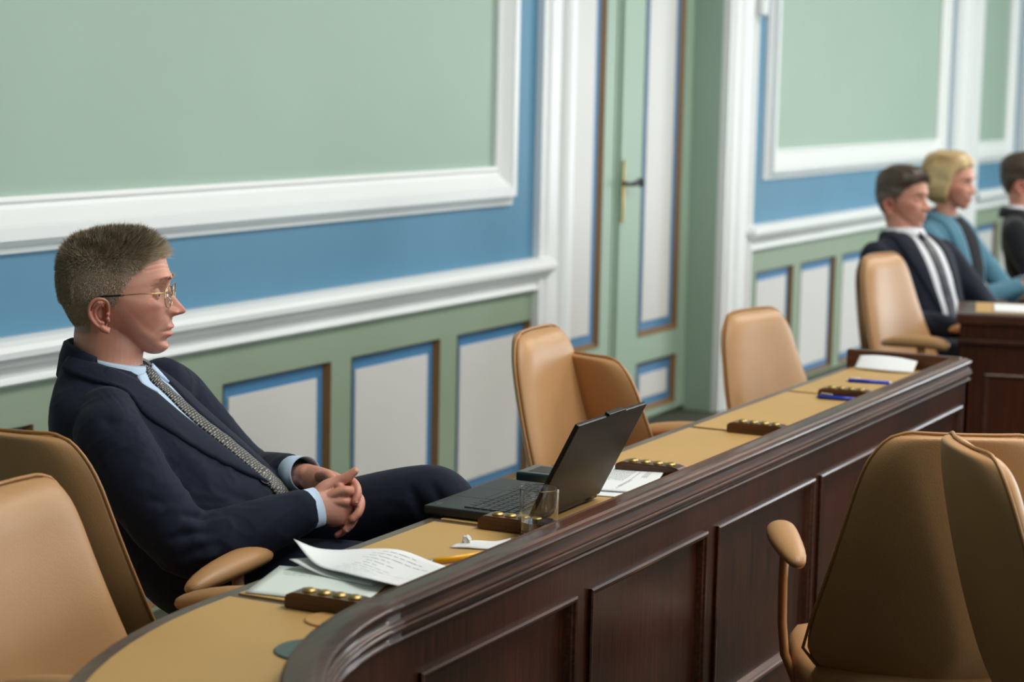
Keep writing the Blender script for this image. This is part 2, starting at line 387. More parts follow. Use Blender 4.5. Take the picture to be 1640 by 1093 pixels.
# ---- wooden button consoles on the desk dividers
def console(x, y, L, rz, label, nb=4, z=.7615):
    o = empty('button_console', (x, y, z), rz, label, 'console', 'wooden button consoles on the desk')
    pts = [(-.5, 0), (-.5, .019), (-.42, .025), (.28, .025), (.36, .022), (.5, .006), (.5, 0)]
    rings = [[(s, a*L, h) for a, h in pts] for s in (-.021, .021)]
    V, F = loft(rings); bm = bmesh.new(); me = bpy.data.meshes.new('t'); me.from_pydata(V, [], F); bm.from_mesh(me)
    bmesh.ops.bevel(bm, geom=list(bm.edges), offset=.002, segments=2, affect='EDGES')
    bd = bm_obj('console_body', bm, M['oak_y'], o)
    for k in range(nb):
        V, F = lathe([(.0098, 0), (.0106, .0015), (.0094, .0022), (.0082, .0042), (.0065, .005), (0, .0046)], 20, False)
        bt = mesh_obj('button', V, F, M['brass'], o, True); bt.location = (0, (-.30+.17*k)*L, .0248)
    return o
console(2.525, 1.575, .155, PI, 'wooden button console beside the loose papers, nearest the curved corner')
console(3.155, 1.590, .150, PI, 'wooden button console with brass buttons in front of the laptop, behind the glass')
console(3.76, 1.595, .16, PI, 'wooden button console just right of the printed sheets behind the laptop lid')
console(4.345, 1.585, .155, PI, 'wooden button console standing alone on the bare desk before the third chair')
console(4.97, 1.585, .15, PI, 'wooden button console between the two blue pens')
# ------------------------------------------------------------------ swivel armchairs
def smooth01(a): a = max(0, min(1, a)); return a*a*(3-2*a)
def back_ring(t, side, n=15, zoff=0):
    """one horizontal slice of the backrest; side 'front' pad or 'rear' shell"""
    z = .405+.545*t
    wd = .17+.08*smooth01(t/.22) if t < .22 else .25-.092*((t-.22)/.78)
    if t > .80: wd *= .66+.34*(max(0, 1-((t-.80)/.2)**2.4))**.5
    wd = max(wd, .02)
    xc = -.165-.155*t-.02*math.sin(PI*t)+.03*smooth01((.25-t)/.25)
    crv = .060*(1-.75*t)
    th = .046 if t > .05 else .02+.5*t
    if t > .9: th *= (max(0, 1-((t-.9)/.1)**2))**.5*.8+.2
    fr = []; 
    for k in range(n):
        s = -1+2*k/(n-1); e = (1-abs(s)**3.5)
        base = xc+crv*s*s
        if side == 'front': fr.append((base, s*wd, base+th*(.25+.75*e**.6)))
        else: fr.append((base-.021*(.15+.85*e**.5), s*wd*1.012, base-.001))
    ring = [(a, y, z) for a, y, c in fr]+[(c, y, z) for a, y, c in reversed(fr)]
    return [Vector(p) for p in ring], (xc, wd, crv, z)
def build_chair(name, label, tilt=0.0):
    o = empty(name, (0, 0, 0), 0, label, 'chair', 'caramel leather swivel armchairs')
    T = [0, .03, .07, .13, .2, .3, .4, .5, .6, .68, .75, .8, .84, .88, .91, .94, .965, .985, 1]
    tm = Matrix.Translation((-.16, 0, .42)) @ Matrix.Rotation(-tilt, 4, 'Y') @ Matrix.Translation((.16, 0, -.42))
    for side, nm, mt in (('front', 'backrest', 'chair'), ('rear', 'back_shell', 'chair')):
        V, F = loft([back_ring(t, side)[0] for t in T]); V = [tm @ v for v in V]
        b = mesh_obj(nm, V, F, M[mt], o, True)
        md = b.modifiers.new('s', 'SUBSURF'); md.levels = 1; md.render_levels = 1
    L = []; Rr = []
    for t in T[2:]:
        _, (xc, wd, crv, z) = back_ring(t, 'rear'); L.append(tm @ Vector((xc+crv-.0, wd*1.014, z))); Rr.append(tm @ Vector((xc+crv, -wd*1.014, z)))
    xc, wd, crv, z = back_ring(1, 'rear')[1]
    top = [tm @ Vector((xc+crv*s*s, wd*s, z+.002)) for s in (.9, .5, 0, -.5, -.9)]
    V, F = tube(L+top+Rr[::-1], .0032, 8); mesh_obj('piping', V, F, M['piping'], o, True)
    # seat cushion
    rings = []
    for z, k in ((.385, .80), (.39, .92), (.405, .985), (.43, 1.0), (.455, .995), (.47, .955), (.478, .86), (.476, .55), (.474, .2)):
        rings.append([Vector((.03+.245*k*math.copysign(abs(math.cos(a))**.62, math.cos(a)), .25*k*math.copysign(abs(math.sin(a))**.62, math.sin(a)), z-(.012*math.cos(a) if math.cos(a) > .5 else 0))) for a in [2*PI*j/40 for j in range(40)]])
    V, F = loft(rings); mesh_obj('seat', V, F, M['chair'], o, True)
    for s in (-1, 1):
        pts = [(-.155, .264*s, .668), (-.12, .268*s, .678), (-.06, .275*s, .686), (.01, .278*s, .690), (.065, .276*s, .690), (.092, .273*s, .684), (.102, .271*s, .678)]
        V, F = tube(pts, [(.012, .010), (.023, .017), (.030, .022), (.032, .023), (.031, .022), (.024, .018), (.012, .010)], 16)
        a = mesh_obj('armrest', V, F, M['chair'], o, True)
        md = a.modifiers.new('s', 'SUBSURF'); md.levels = 1; md.render_levels = 1
        V, F = tube([(.0, .274*s, .675), (.005, .275*s, .60), (.01, .273*s, .52), (.01, .266*s, .455), (.01, .243*s, .40), (.02, .18*s, .378), (.01, .08*s, .374)], [(.009, .016)]*7, 12, up=Vector((1, 0, 0)))
        mesh_obj('arm_support', V, F, M['piping'], o, True)
    V, F = join(lathe([(.02, .10), (.028, .10), (.028, .22), (.018, .225), (.018, .36), (.11, .365), (.11, .38), (.02, .382)], 20))
    mesh_obj('column', V, F, M['black'], o, True)
    for k in range(5):
        a = 2*PI*k/5
        V, F = tube([(0, 0, .105), (.12, 0, .10), (.25, 0, .075), (.285, 0, .065)], [(.026, .018), (.022, .014), (.015, .01), (.012, .01)], 10)
        l = mesh_obj('base_arm', V, F, M['black'], o, True); l.rotation_euler.z = a
        V, F = lathe([(.0, -.011), (.024, -.011), (.027, -.006), (.027, .006), (.024, .011), (0, .011)], 16, False)
        c = mesh_obj('caster', *xf((V, F), Matrix.Translation((.285, 0, .028)) @ Matrix.Rotation(PI/2, 4, 'X')), M['black'], l, True)
    return o
CH = {}
def chair(x, y, deg, label, tilt=0, sc=1.0, z=0, arm=0):
    # (z lowers or raises the gas lift: everything but the star base)
    key = round(tilt, 2)
    if key not in CH: o = CH[key] = build_chair('swivel_armchair', label, tilt)
    else: o = copy_tree(CH[key]); o['label'] = label
    for ch in o.children:
        if not ch.name.startswith(('column', 'base_arm')): ch.location.z = z+(arm if ch.name.startswith('arm') else 0)
    o.location = (x, y, 0); o.rotation_euler = (0, 0, R(deg)); o.scale = (sc, sc, sc)
    return o
CHAIRS = [
 (2.452, 1.802, -82, 'front-facing caramel armchair in the near left corner, nearest the viewer', 0, 1.0, -.04, .05),
 (2.93, 2.32, 5, 'caramel armchair turned from the viewer that the man with glasses sits in', .0, 1.0, .0),
 (4.42, 1.88, -86, 'front-facing caramel armchair just behind the open laptop', 0),
 (4.832, 2.02, -22, 'caramel armchair showing its dark rear shell between the laptop and the door', 0, 1.0, -.07),
 (5.53, 1.79, -103, 'empty caramel armchair alone before the white door casing', 0, 1.0, -.055),
 (7.07, 1.875, -100, 'empty caramel armchair in front of the dark-haired man in the dark suit', 0),
 (7.65, 2.08, -110, 'caramel armchair that the dark-haired man in the dark suit sits in', 0, 1.0, -.06),
 (8.50, 2.28, -90, 'caramel armchair that the woman in the blue blazer sits in', 0, 1.0, -.06),
 (9.25, 2.16, -85, 'caramel armchair of the black-suited man at the right picture edge', 0, 1.0, -.04),
 (3.838, 1.054, 26, 'large caramel armchair in the lower right seen squarely from behind', 0, 1.0, -.01),
 (3.47, .585, -58, 'caramel armchair cut by the right picture edge, seen nearly edge on', 0, 1.0, .02),
]
for c in CHAIRS: chair(*c)
# ------------------------------------------------------------------ the second desk
d2 = empty('oak_desk', (6.745, 1.779, 0), R(-75.5), 'dark oak desk block at the right edge in front of the seated people', 'desk')
L2, W2 = 1.7, .42
boxo('desk_body', (.0, L2, .02, .05, .02, .765), M['oak_z'], d2); boxo('desk_side', (L2-.03, L2, .05, W2, .02, .765), M['oak_z'], d2)
boxo('desk_top', (-.012, L2, -.012+.02, W2+.01, .765, .80), M['oak_x'], d2, .006)
boxo('leather_inlay', (.05, L2-.05, .07, W2-.03, .799, .8015), M['leather'], d2)
boxo('rail_bead', (-.006, L2, .004, .03, .70, .715), M['oak_x'], d2, .003)
f = mould_frame('panel_moulding', .09, .62, .10, .60, PPROF, M['oak_x'], d2, .02); f = mould_frame('panel_moulding', .74, 1.27, .10, .60, PPROF, M['oak_x'], d2, .02)
boxo('plinth', (-.004, L2, .008, .05, 0, .07), M['oak_x'], d2)

# ------------------------------------------------------------------ things on the long desk
DZ = .7615
def sheet(name, pts, m, thick=.0012, parent=None, n=14, mm=10, label=None):
    """bilinear sheet through a control grid pts[rows][cols] of 3D points, smooth, with thickness"""
    G = [spline(row, n) for row in pts]; G = np.array(G)
    out = np.stack([spline(G[:, j, :], mm) for j in range(n)], 1)
    V = [tuple(p) for r_ in out for p in r_]; k = len(V)
    V += [(x, y, z-thick) for x, y, z in V]; F = []
    for i in range(mm-1):
        for j in range(n-1):
            a = i*n+j; F.append((a, a+1, a+n+1, a+n)); F.append((k+a, k+a+n, k+a+n+1, k+a+1))
    bd = [j for j in range(n)]+[i*n+n-1 for i in range(1, mm)]+[(mm-1)*n+j for j in range(n-2, -1, -1)]+[i*n for i in range(mm-2, 0, -1)]
    for a, b in zip(bd, bd[1:]+bd[:1]): F.append((a, k+a, k+b, b))
    return mesh_obj(name, V, F, m, parent, True, label), out
# (corner positions in metres, measured on the desk)
def lines_on(out, rows, m, parent, name='printed_line', w=.0022, lift=.0006):
    """thin ink strips following the sheet; rows = [(u, v0, v1)] with u along rows, v along columns (0..1)"""
    nr, nc, _ = out.shape; V = []; F = []
    def P(u, v):
        a = u*(nr-1); b = v*(nc-1); i = min(int(a), nr-2); j = min(int(b), nc-2); fa, fb = a-i, b-j
        return (out[i, j]*(1-fa)*(1-fb)+out[i+1, j]*fa*(1-fb)+out[i, j+1]*(1-fa)*fb+out[i+1, j+1]*fa*fb)+np.array([0, 0, lift])
    for u, v0, v1 in rows:
        v = v0
        while v < v1:
            e = min(v1, v+random.uniform(.03, .09)); k = len(V)
            V += [P(u, v), P(u, e), P(u+w*3, e), P(u+w*3, v)]; F.append((k, k+1, k+2, k+3)); v = e+.014
    o = mesh_obj(name, V, F, m, parent); o['kind'] = 'stuff'; return o
# loose tinted sheet, nearest the corner
s1 = empty('loose_sheet', (0, 0, 0), 0, 'pale blank sheet lying flat under the curled papers on the desk', 'paper')
o, g = sheet('sheet', [[(2.545, 1.750, .7635), (2.56, 1.65, .7635), (2.575, 1.56, .7635)], [(2.715, 1.80, .7635), (2.735, 1.70, .765), (2.745, 1.60, .765)]], M['paperg'], .001, s1)
lines_on(g, [(.70, .12, .36), (.76, .1, .3)], M['ink'], s1, 'handwriting')
# stapled sheets with a curled corner
s2 = empty('stapled_papers', (0, 0, 0), 0, 'bent stapled sheets with a curled up corner on the desk by the yellow pen', 'paper')
top = [[(2.655, 1.655, .790), (2.643, 1.59, .773), (2.665, 1.528, .767)],
       [(2.70, 1.70, .780), (2.715, 1.625, .772), (2.74, 1.530, .768)],
       [(2.775, 1.752, .777), (2.80, 1.66, .779), (2.815, 1.535, .768)]]
o, g = sheet('top_sheet', [[(2.732, 1.785, .806), (2.700, 1.722, .779), (2.680, 1.655, .778), (2.652, 1.59, .782), (2.664, 1.526, .773)],
                           [(2.775, 1.770, .785), (2.76, 1.715, .777), (2.75, 1.66, .777), (2.735, 1.59, .770), (2.745, 1.528, .768)],
                           [(2.815, 1.752, .775), (2.84, 1.71, .778), (2.86, 1.66, .778), (2.845, 1.59, .770), (2.825, 1.53, .768)]], M['paper'], .001, s2, 22, 14)
lines_on(g, [(u, .35+random.random()*.1, .55+random.random()*.35) for u in np.linspace(.12, .9, 12)], M['faint'], s2)
o2, g2 = sheet('under_sheet', [[(2.70, 1.772, .781), (2.685, 1.70, .768), (2.67, 1.60, .7665)], [(2.80, 1.75, .768), (2.80, 1.68, .767), (2.79, 1.60, .7665)]], M['paper'], .001, s2)
# torn tissue scrap
s3 = empty('torn_paper_scrap', (0, 0, 0), 0, 'small torn crumpled white paper scrap between the yellow pen and the glass', 'paper')
sheet('scrap', [[(2.975, 1.632, .764), (2.985, 1.605, .765), (2.995, 1.578, .764), (3.015, 1.548, .764)],
                [(2.99, 1.628, .767), (3.005, 1.607, .772), (3.03, 1.580, .768), (3.045, 1.552, .766)],
                [(3.0, 1.622, .766), (3.02, 1.60, .770), (3.052, 1.585, .765), (3.075, 1.568, .768)]], M['paper'], .001, s3)
bm = bmesh.new(); bmesh.ops.create_icosphere(bm, subdivisions=2, radius=.0075)
for v in bm.verts: v.co = Vector((3.001, 1.613, .7745))+Vector((v.co.x, v.co.y, v.co.z*1.5))*random.uniform(.65, 1.25)
bm_obj('crumpled_tip', bm, M['paper'], s3)
# yellow pen
def pen(name, a, b, rad, mats, label, tip=.11, clip=False, grp=None):
    a, b = Vector(a), Vector(b); o = empty(name, a, 0, label, 'pen', grp); d = b-a; L = d.length; t = d/L
    V, F = tube([t*L*tip, t*L*.98], rad, 12); mesh_obj('barrel', V, F, mats[0], o, True)
    V, F = tube([t*0, t*L*tip*.35, t*L*tip], [rad*.15, rad*.45, rad*.98], 12); mesh_obj('tip', V, F, mats[1], o, True)
    V, F = tube([t*L*.965, t*L*.985, t*L*1.03], [rad*1.02, rad*.8, rad*.62], 10); mesh_obj('push_button', V, F, mats[1], o, True)
    if clip:
        V, F = tube([t*L*.95+Vector((0, 0, rad)), t*L*.93+Vector((0, 0, rad*1.9)), t*L*.70+Vector((0, 0, rad*1.5))], [(.0016, .0008)]*3, 8); mesh_obj('clip', V, F, mats[2], o, True)
    return o
pen('yellow_pen', (2.838, 1.607, .7675), (2.945, 1.548, .7685), .0052, (M['pencil'], M['silver'], M['silver']), 'yellow pen with a silver tip lying beside the curled papers', .16)
pen('blue_pen', (5.023, 1.49, .8035), (5.0, 1.60, .8035), .0052, (M['bluepen'], M['whitepl'], M['whitepl']), 'blue pen lying on top of the farthest wooden console', .06, True, 'blue pens')
pen('blue_pen', (4.94, 1.53, .7672), (4.925, 1.65, .7672), .0052, (M['bluepen'], M['bluepen'], M['whitepl']), 'blue pen on the leather in front of the farthest wooden console', .06, True, 'blue pens')
# drinking glass with water
gx, gy = 3.135, 1.545
gl = empty('drinking_glass', (gx, gy, DZ), 0, 'clear straight drinking glass a quarter full of water on the desk by the laptop', 'glass')
V, F = lathe([(0, 0), (.028, 0), (.0305, .0002), (.0318, .0008), (.0324, .002), (.03245, .004), (.0329, .03), (.0335, .06), (.0341, .0845), (.0341, .0856), (.0338, .0864), (.0333, .0866), (.0328, .0864), (.0325, .0856), (.0325, .0845), (.0319, .06), (.0313, .03), (.0308, .014), (.0306, .012), (.0296, .0098), (.0275, .009), (.025, .0088), (0, .0088)], 64, False)
fix_normals(mesh_obj('tumbler', V, F, M['glass'], gl, True))
V, F = lathe([(0, .0091), (.025, .0091), (.0273, .0093), (.0293, .0102), (.0303, .0124), (.0306, .0145), (.0309, .026), (.0310, .0275), (.0309, .0282), (.0302, .0279), (.028, .0277), (0, .0276)], 64, False)
fix_normals(mesh_obj('water', V, F, M['water'], gl, True))
# printed letter behind the laptop lid
s4 = empty('printed_letter', (0, 0, 0), 0, 'folded printed letter lying on the desk behind the laptop lid', 'paper')
o, g = sheet('top_page', [[(3.535, 1.665, .7665), (3.545, 1.61, .767), (3.56, 1.553, .7665)], [(3.65, 1.68, .768), (3.65, 1.615, .770), (3.66, 1.55, .770)], [(3.79, 1.705, .768), (3.79, 1.635, .771), (3.80, 1.585, .777)]], M['paper'], .001, s4, 22, 14)
rows = []
for k in range(6): rows.append((.88-.0, 0, 0))
L = []
for v in np.linspace(.30, .52, 6): L.append(v)
def cols_on(out, specs, m, parent, name='printed_line', w=.010, lift=.0007):
    """ink strips that run along the rows' direction: specs = [(v, u0, u1)]"""
    t = np.transpose(out, (1, 0, 2)); return lines_on(t, [(v, a, b) for v, a, b in specs], m, parent, name, w*.3, lift)
cols_on(g, [(v, .45+random.uniform(-.02, .02), .93) for v in np.linspace(.16, .50, 9)]+[(v, .60, .92) for v in (.72, .755, .79)]+[(.60, .2, .86), (.63, .1, .5)], M['ink'], s4)
sheet('under_page', [[(3.50, 1.64, .7635), (3.515, 1.57, .7635)], [(3.60, 1.65, .7635), (3.61, 1.56, .7635)]], M['paper'], .0008, s4)
# folder leaning at the far end of the desk
s5 = empty('white_booklet', (0, 0, 0), 0, 'white booklet leaning against the raised far end of the desk', 'booklet')
sheet('cover', [[(5.515, 1.745, .766), (5.50, 1.70, .768), (5.497, 1.64, .768), (5.515, 1.578, .766)], [(5.575, 1.75, .792), (5.57, 1.70, .797), (5.572, 1.64, .796), (5.578, 1.585, .789)]], M['paper'], .003, s5)
sheet('inner_page', [[(5.535, 1.74, .765), (5.525, 1.66, .765), (5.535, 1.59, .765)], [(5.583, 1.745, .789), (5.583, 1.66, .793), (5.585, 1.59, .787)]], M['paperg'], .002, s5)
# ---- laptop
lp = empty('laptop', (3.183, 1.592, DZ), 0, 'open matte black laptop overhanging the desk edge before the man', 'laptop')
LW, LD = .302, .208
lp.rotation_euler.z = R(0.5)
# local: x along the hinge, y towards the user, origin at the near hinge corner
bm = bmesh.new(); box(bm, 0, LW, 0, LD, .003, .019, .004); b0 = bm_obj('laptop_base', bm, M['lap'], lp)
for x in (.02, LW-.02):
    for y in (.02, LD-.03): boxo('rubber_foot', (x-.012, x+.012, y-.004, y+.004, 0, .004), M['lapkey'], b0)
boxo('keyboard_well', (.014, LW-.014, .030, .128, .0188, .0193), M['lapkey'], b0)
bm = bmesh.new()
for r_ in range(6):
    y = .037+r_*.0168; n = 15; x = .019
    ws = [1.0]*15
    if r_ == 5: ws = [1.2, 1, 1.2, 1.2, 5.2, 1.1, 1, 1, 1.1, 1.0]
    if r_ == 3: ws = [1.7]+[1]*11+[2.1]
    if r_ == 4: ws = [2.3]+[1]*10+[2.3]
    tot = sum(ws); sc = (LW-.038)/tot
    for k, a in enumerate(ws):
        box(bm, x+.0012, x+a*sc-.0012, y, y+(.0145 if r_ else .010), .0192, .0208); x += a*sc
ks = bm_obj('keys', bm, M['lap'], b0); ks['kind'] = 'stuff'
boxo('touchpad', (.105, .195, .140, .196, .0188, .0192), M['lapkey'], b0, .0004)
bm = bmesh.new(); box(bm, .108, .192, .130, .1375, .0188, .0196, .0003); bm_obj('touchpad_buttons', bm, M['lapkey'], b0)
# maker's mark rebuilt as small slanted strokes, at the near palm rest corner and beside the keyboard
def badge(x, y, par, z=.0192):
    V = []; F = []
    for (a, b_, c, d) in ((0, .0, .016, .0015), (0, .0065, .016, .008), (0, 0, .0015, .008), (.005, .0, .0065, .008), (.010, 0, .0115, .008), (.0145, 0, .016, .008)):
        k = len(V); V += [(x+a+b_*.3, y+b_, z), (x+c+b_*.3, y+b_, z), (x+c+d*.3, y+d, z), (x+a+d*.3, y+d, z)]; F.append((k, k+1, k+2, k+3))
    return mesh_obj('maker_badge', V, F, M['grey'], par)
badge(.018, .186, b0); badge(.265, .140, b0)
lid = bpy.data.objects.new('laptop_lid', None)
bm = bmesh.new(); box(bm, 0, LW, -.009, 0, 0, .204, .003); box(bm, .125, .20, -.0095, .0005, .2035, .2085, .0015)
lid = bm_obj('laptop_lid', bm, M['laplid'], lp); lid.location = (0, .004, .014)
LIDA = 27
lid.rotation_euler = (R(LIDA), 0, 0)   # leaning towards the viewer, away from the user
boxo('screen', (.010, LW-.010, .0, .0008, .014, .192), M['screen'], lid)
for x in (.05, .25):
    V, F = tube([(x, .003, .012), (x+.03, .003, .012)], .0075, 12); mesh_obj('hinge', V, F, M['lapkey'], lp, True)
# dark wallet-like adapter box behind the laptop
k = empty('black_adapter', (3.60, 1.735, DZ), R(2), 'flat black adapter box beside the laptop keyboard at the desk edge', 'adapter')
boxo('case', (-.045, .045, -.045, .07, 0, .020), M['dgrey'], k, .004); boxo('label_recess', (-.03, .03, -.03, .05, .0198, .0204), M['lapkey'], k, .0002)
# papers on the second desk
b = empty('paper_stack', (6.80, 1.72, .8018), R(-75.5), 'white papers on the second desk before the seated woman', 'paper')
boxo('sheets', (.04, .30, .05, .27, 0, .006), M['paper'], b, .001)
b = empty('green_folder', (6.93, 1.36, .8018), R(-68), 'dark green folder on the second desk beside the white papers', 'folder')
boxo('folder_cover', (.02, .24, -.02, .08, 0, .006), M['dgreen'] if 0 else M['dgrey'], b, .001)
# ------------------------------------------------------------------ people: materials
def skinmat(name, base, red):
    m, nt, b = nodes(name)
    at = nt.nodes.new('ShaderNodeAttribute'); at.attribute_name = 'tint'
    tc = nt.nodes.new('ShaderNodeTexCoord'); n = nt.nodes.new('ShaderNodeTexNoise'); n.inputs['Scale'].default_value = 38; n.inputs['Detail'].default_value = 6
    nt.links.new(tc.outputs['Object'], n.inputs[0])
    mx = nt.nodes.new('ShaderNodeMix'); mx.data_type = 'RGBA'; mx.inputs[6].default_value = base; mx.inputs[7].default_value = red
    ad = nt.nodes.new('ShaderNodeMath'); ad.operation = 'MULTIPLY_ADD'; ad.inputs[1].default_value = .55; ad.use_clamp = True
    nt.links.new(n.outputs['Fac'], ad.inputs[0]); sp = nt.nodes.new('ShaderNodeSeparateColor'); nt.links.new(at.outputs['Color'], sp.inputs[0])
    sb = nt.nodes.new('ShaderNodeMath'); sb.operation = 'SUBTRACT'; sb.inputs[1].default_value = .27
    nt.links.new(sp.outputs[0], sb.inputs[0]); nt.links.new(sb.outputs[0], ad.inputs[2]); nt.links.new(ad.outputs[0], mx.inputs[0])
    mx2 = nt.nodes.new('ShaderNodeMix'); mx2.data_type = 'RGBA'; mx2.inputs[7].default_value = S(142, 122, 102)
    nt.links.new(mx.outputs[2], mx2.inputs[6]); nt.links.new(sp.outputs[1], mx2.inputs[0]); nt.links.new(mx2.outputs[2], b.inputs['Base Color'])
    b.inputs['Roughness'].default_value = .48
    b.inputs['Subsurface Weight'].default_value = .12; b.inputs['Subsurface Radius'].default_value = (.012, .004, .002); b.inputs['Subsurface Scale'].default_value = .6
    n2 = nt.nodes.new('ShaderNodeTexNoise'); n2.inputs['Scale'].default_value = 420; nt.links.new(tc.outputs['Object'], n2.inputs[0])
    bp = nt.nodes.new('ShaderNodeBump'); bp.inputs['Strength'].default_value = .12; bp.inputs['Distance'].default_value = .001
    nt.links.new(n2.outputs['Fac'], bp.inputs['Height']); nt.links.new(bp.outputs[0], b.inputs['Normal'])
    return m
M['skin'] = skinmat('fair ruddy skin', S(212, 163, 139), S(190, 100, 86))
def clothmat(name, col, weave=900, bump=.25, var=.1, sheen=.15, fold=1.0, rough=.85):
    m, nt, b = nodes(name)
    tc = nt.nodes.new('ShaderNodeTexCoord')
    n = nt.nodes.new('ShaderNodeTexNoise'); n.inputs['Scale'].default_value = weave; n.inputs['Detail'].default_value = 2
    n2 = nt.nodes.new('ShaderNodeTexNoise'); n2.inputs['Scale'].default_value = 7; n2.inputs['Detail'].default_value = 3; n2.inputs['Distortion'].default_value = .8
    for q in (n, n2): nt.links.new(tc.outputs['Object'], q.inputs[0])
    r = nt.nodes.new('ShaderNodeMix'); r.data_type = 'RGBA'
    r.inputs[6].default_value = tuple(c*(1-var*2.5) for c in col[:3])+(1,); r.inputs[7].default_value = tuple(min(1, c*(1+var*2.5)) for c in col[:3])+(1,)
    nt.links.new(n.outputs['Fac'], r.inputs[0]); nt.links.new(r.outputs[2], b.inputs['Base Color'])
    b.inputs['Roughness'].default_value = rough; b.inputs['Sheen Weight'].default_value = sheen; b.inputs['Sheen Roughness'].default_value = .5
    b.inputs['Specular IOR Level'].default_value = .25
    b1 = nt.nodes.new('ShaderNodeBump'); b1.inputs['Strength'].default_value = bump; b1.inputs['Distance'].default_value = .0006
    b2 = nt.nodes.new('ShaderNodeBump'); b2.inputs['Strength'].default_value = .5*fold; b2.inputs['Distance'].default_value = .012
    nt.links.new(n.outputs['Fac'], b1.inputs['Height']); nt.links.new(n2.outputs['Fac'], b2.inputs['Height'])
    nt.links.new(b2.outputs[0], b1.inputs['Normal']); nt.links.new(b1.outputs[0], b.inputs['Normal'])
    return m
M['navy'] = clothmat('navy wool suit', S(18, 26, 45), sheen=.05, fold=1.6)
M['navy2'] = clothmat('dark navy wool suit', S(22, 27, 42), sheen=.05, fold=1.5)
M['charcoal'] = clothmat('black wool suit', S(20, 22, 28))
M['bluejkt'] = clothmat('steel blue blazer cloth', S(80, 124, 144), 600, fold=1.4)
M['shirt'] = clothmat('pale blue cotton shirt', S(186, 208, 232), 1200, .15, .02, 0, .35, .7)
M['wshirt'] = clothmat('white cotton shirt', S(222, 224, 230), 1200, .15, .02, 0, .35, .7)
M['blktop'] = clothmat('black jersey top', S(20, 20, 24), 900, .1, .05, 0, .5)
M['eyewhite'] = mat('eye white', S(214, 204, 196), .2, .02); M['iris'] = mat('grey blue iris', S(86, 102, 112), .15, .05); M['pupil'] = mat('pupil', S(10, 10, 10), .1, 0)
M['goldwire'] = mat('gold wire', S(214, 184, 130), .25, .02, metal=1)
M['nail'] = mat('finger nail', S(224, 172, 156), .25, .02)
def hairmat(name, stops):
    m, nt, b = nodes(name)
    at = nt.nodes.new('ShaderNodeAttribute'); at.attribute_name = 'tint'; sp = nt.nodes.new('ShaderNodeSeparateColor'); nt.links.new(at.outputs['Color'], sp.inputs[0])
    cr = nt.nodes.new('ShaderNodeValToRGB'); e = cr.color_ramp.elements
    e[0].position, e[0].color = stops[0]; e[1].position, e[1].color = stops[-1]
    for p, c in stops[1:-1]:
        q = e.new(p); q.color = c
    nt.links.new(sp.outputs[0], cr.inputs[0]); nt.links.new(cr.outputs[0], b.inputs['Base Color'])
    b.inputs['Roughness'].default_value = .42; return m
M['hair1'] = hairmat('short greying brown hair', [(0, S(62, 52, 36)), (.45, S(124, 106, 76)), (.75, S(176, 160, 136)), (1, S(222, 210, 192))])
M['hair2'] = hairmat('dark brown hair', [(0, S(48, 38, 30)), (.6, S(86, 70, 56)), (1, S(128, 116, 104))])
M['hair3'] = hairmat('blonde bob hair', [(0, S(112, 84, 52)), (.5, S(182, 152, 104)), (1, S(220, 196, 150))])
def tiemat(name, a, bcol, sc):
    m, nt, b = nodes(name)
    uv = nt.nodes.new('ShaderNodeTexCoord'); mp = nt.nodes.new('ShaderNodeMapping'); mp.inputs['Scale'].default_value = sc
    nt.links.new(uv.outputs['UV'], mp.inputs[0])
    br = nt.nodes.new('ShaderNodeTexBrick'); br.inputs['Color1'].default_value = bcol; br.inputs['Color2'].default_value = tuple(c*.75 for c in bcol[:3])+(1,); br.inputs['Mortar'].default_value = a
    br.inputs['Scale'].default_value = 1; br.inputs['Mortar Size'].default_value = .18; br.inputs['Brick Width'].default_value = 1; br.inputs['Row Height'].default_value = .5
    nt.links.new(mp.outputs[0], br.inputs[0]); nt.links.new(br.outputs['Color'], b.inputs['Base Color'])
    b.inputs['Roughness'].default_value = .5; b.inputs['Sheen Weight'].default_value = .2
    return m
M['tie'] = tiemat('black and grey woven tie', S(16, 16, 19), S(176, 173, 165), (4, 44, 1))
M['tie2'] = tiemat('dark tie with pale stripes', S(24, 28, 44), S(52, 56, 76), (1, 5, 1))

# ------------------------------------------------------------------ people: sculpting
def g(a, c, s): return np.exp(-((a-c)/s)**2)
def polar(profile):
    P = np.array(profile); ph = np.arctan2(P[:, 1], P[:, 0]); r = np.hypot(P[:, 0], P[:, 1])
    o = np.argsort(ph); ph = ph[o]; r = r[o]
    ph = np.concatenate([ph-2*PI, ph, ph+2*PI]); r = np.concatenate([r, r, r])
    return lambda q: np.interp(q, ph, r)
FACE = [(.0935, .058), (.098, .045), (.1025, .029), (.1055, .016), (.102, .003), (.0995, -.012), (.1005, -.03), (.1055, -.05), (.1075, -.062), (.1075, -.075), (.105, -.09), (.0995, -.103), (.0985, -.113), (.094, -.122), (.084, -.1275),
        (.068, -.128), (.045, -.118), (.02, -.108), (-.02, -.10), (-.055, -.092), (-.076, -.072), (-.088, -.05), (-.098, -.03), (-.1035, -.005), (-.1045, .026), (-.098, .05), (-.084, .071), (-.064, .087), (-.038, .0965), (-.008, .101), (.013, .1015), (.048, .098), (.072, .085), (.086, .071)]
NOSE = [(.012, 0), (.006, .001), (-.004, .004), (-.014, .010), (-.024, .0175), (-.034, .0250), (-.040, .0285), (-.044, .0302), (-.0480, .0292), (-.0512, .0235), (-.0540, .0120), (-.057, .003), (-.061, 0)]
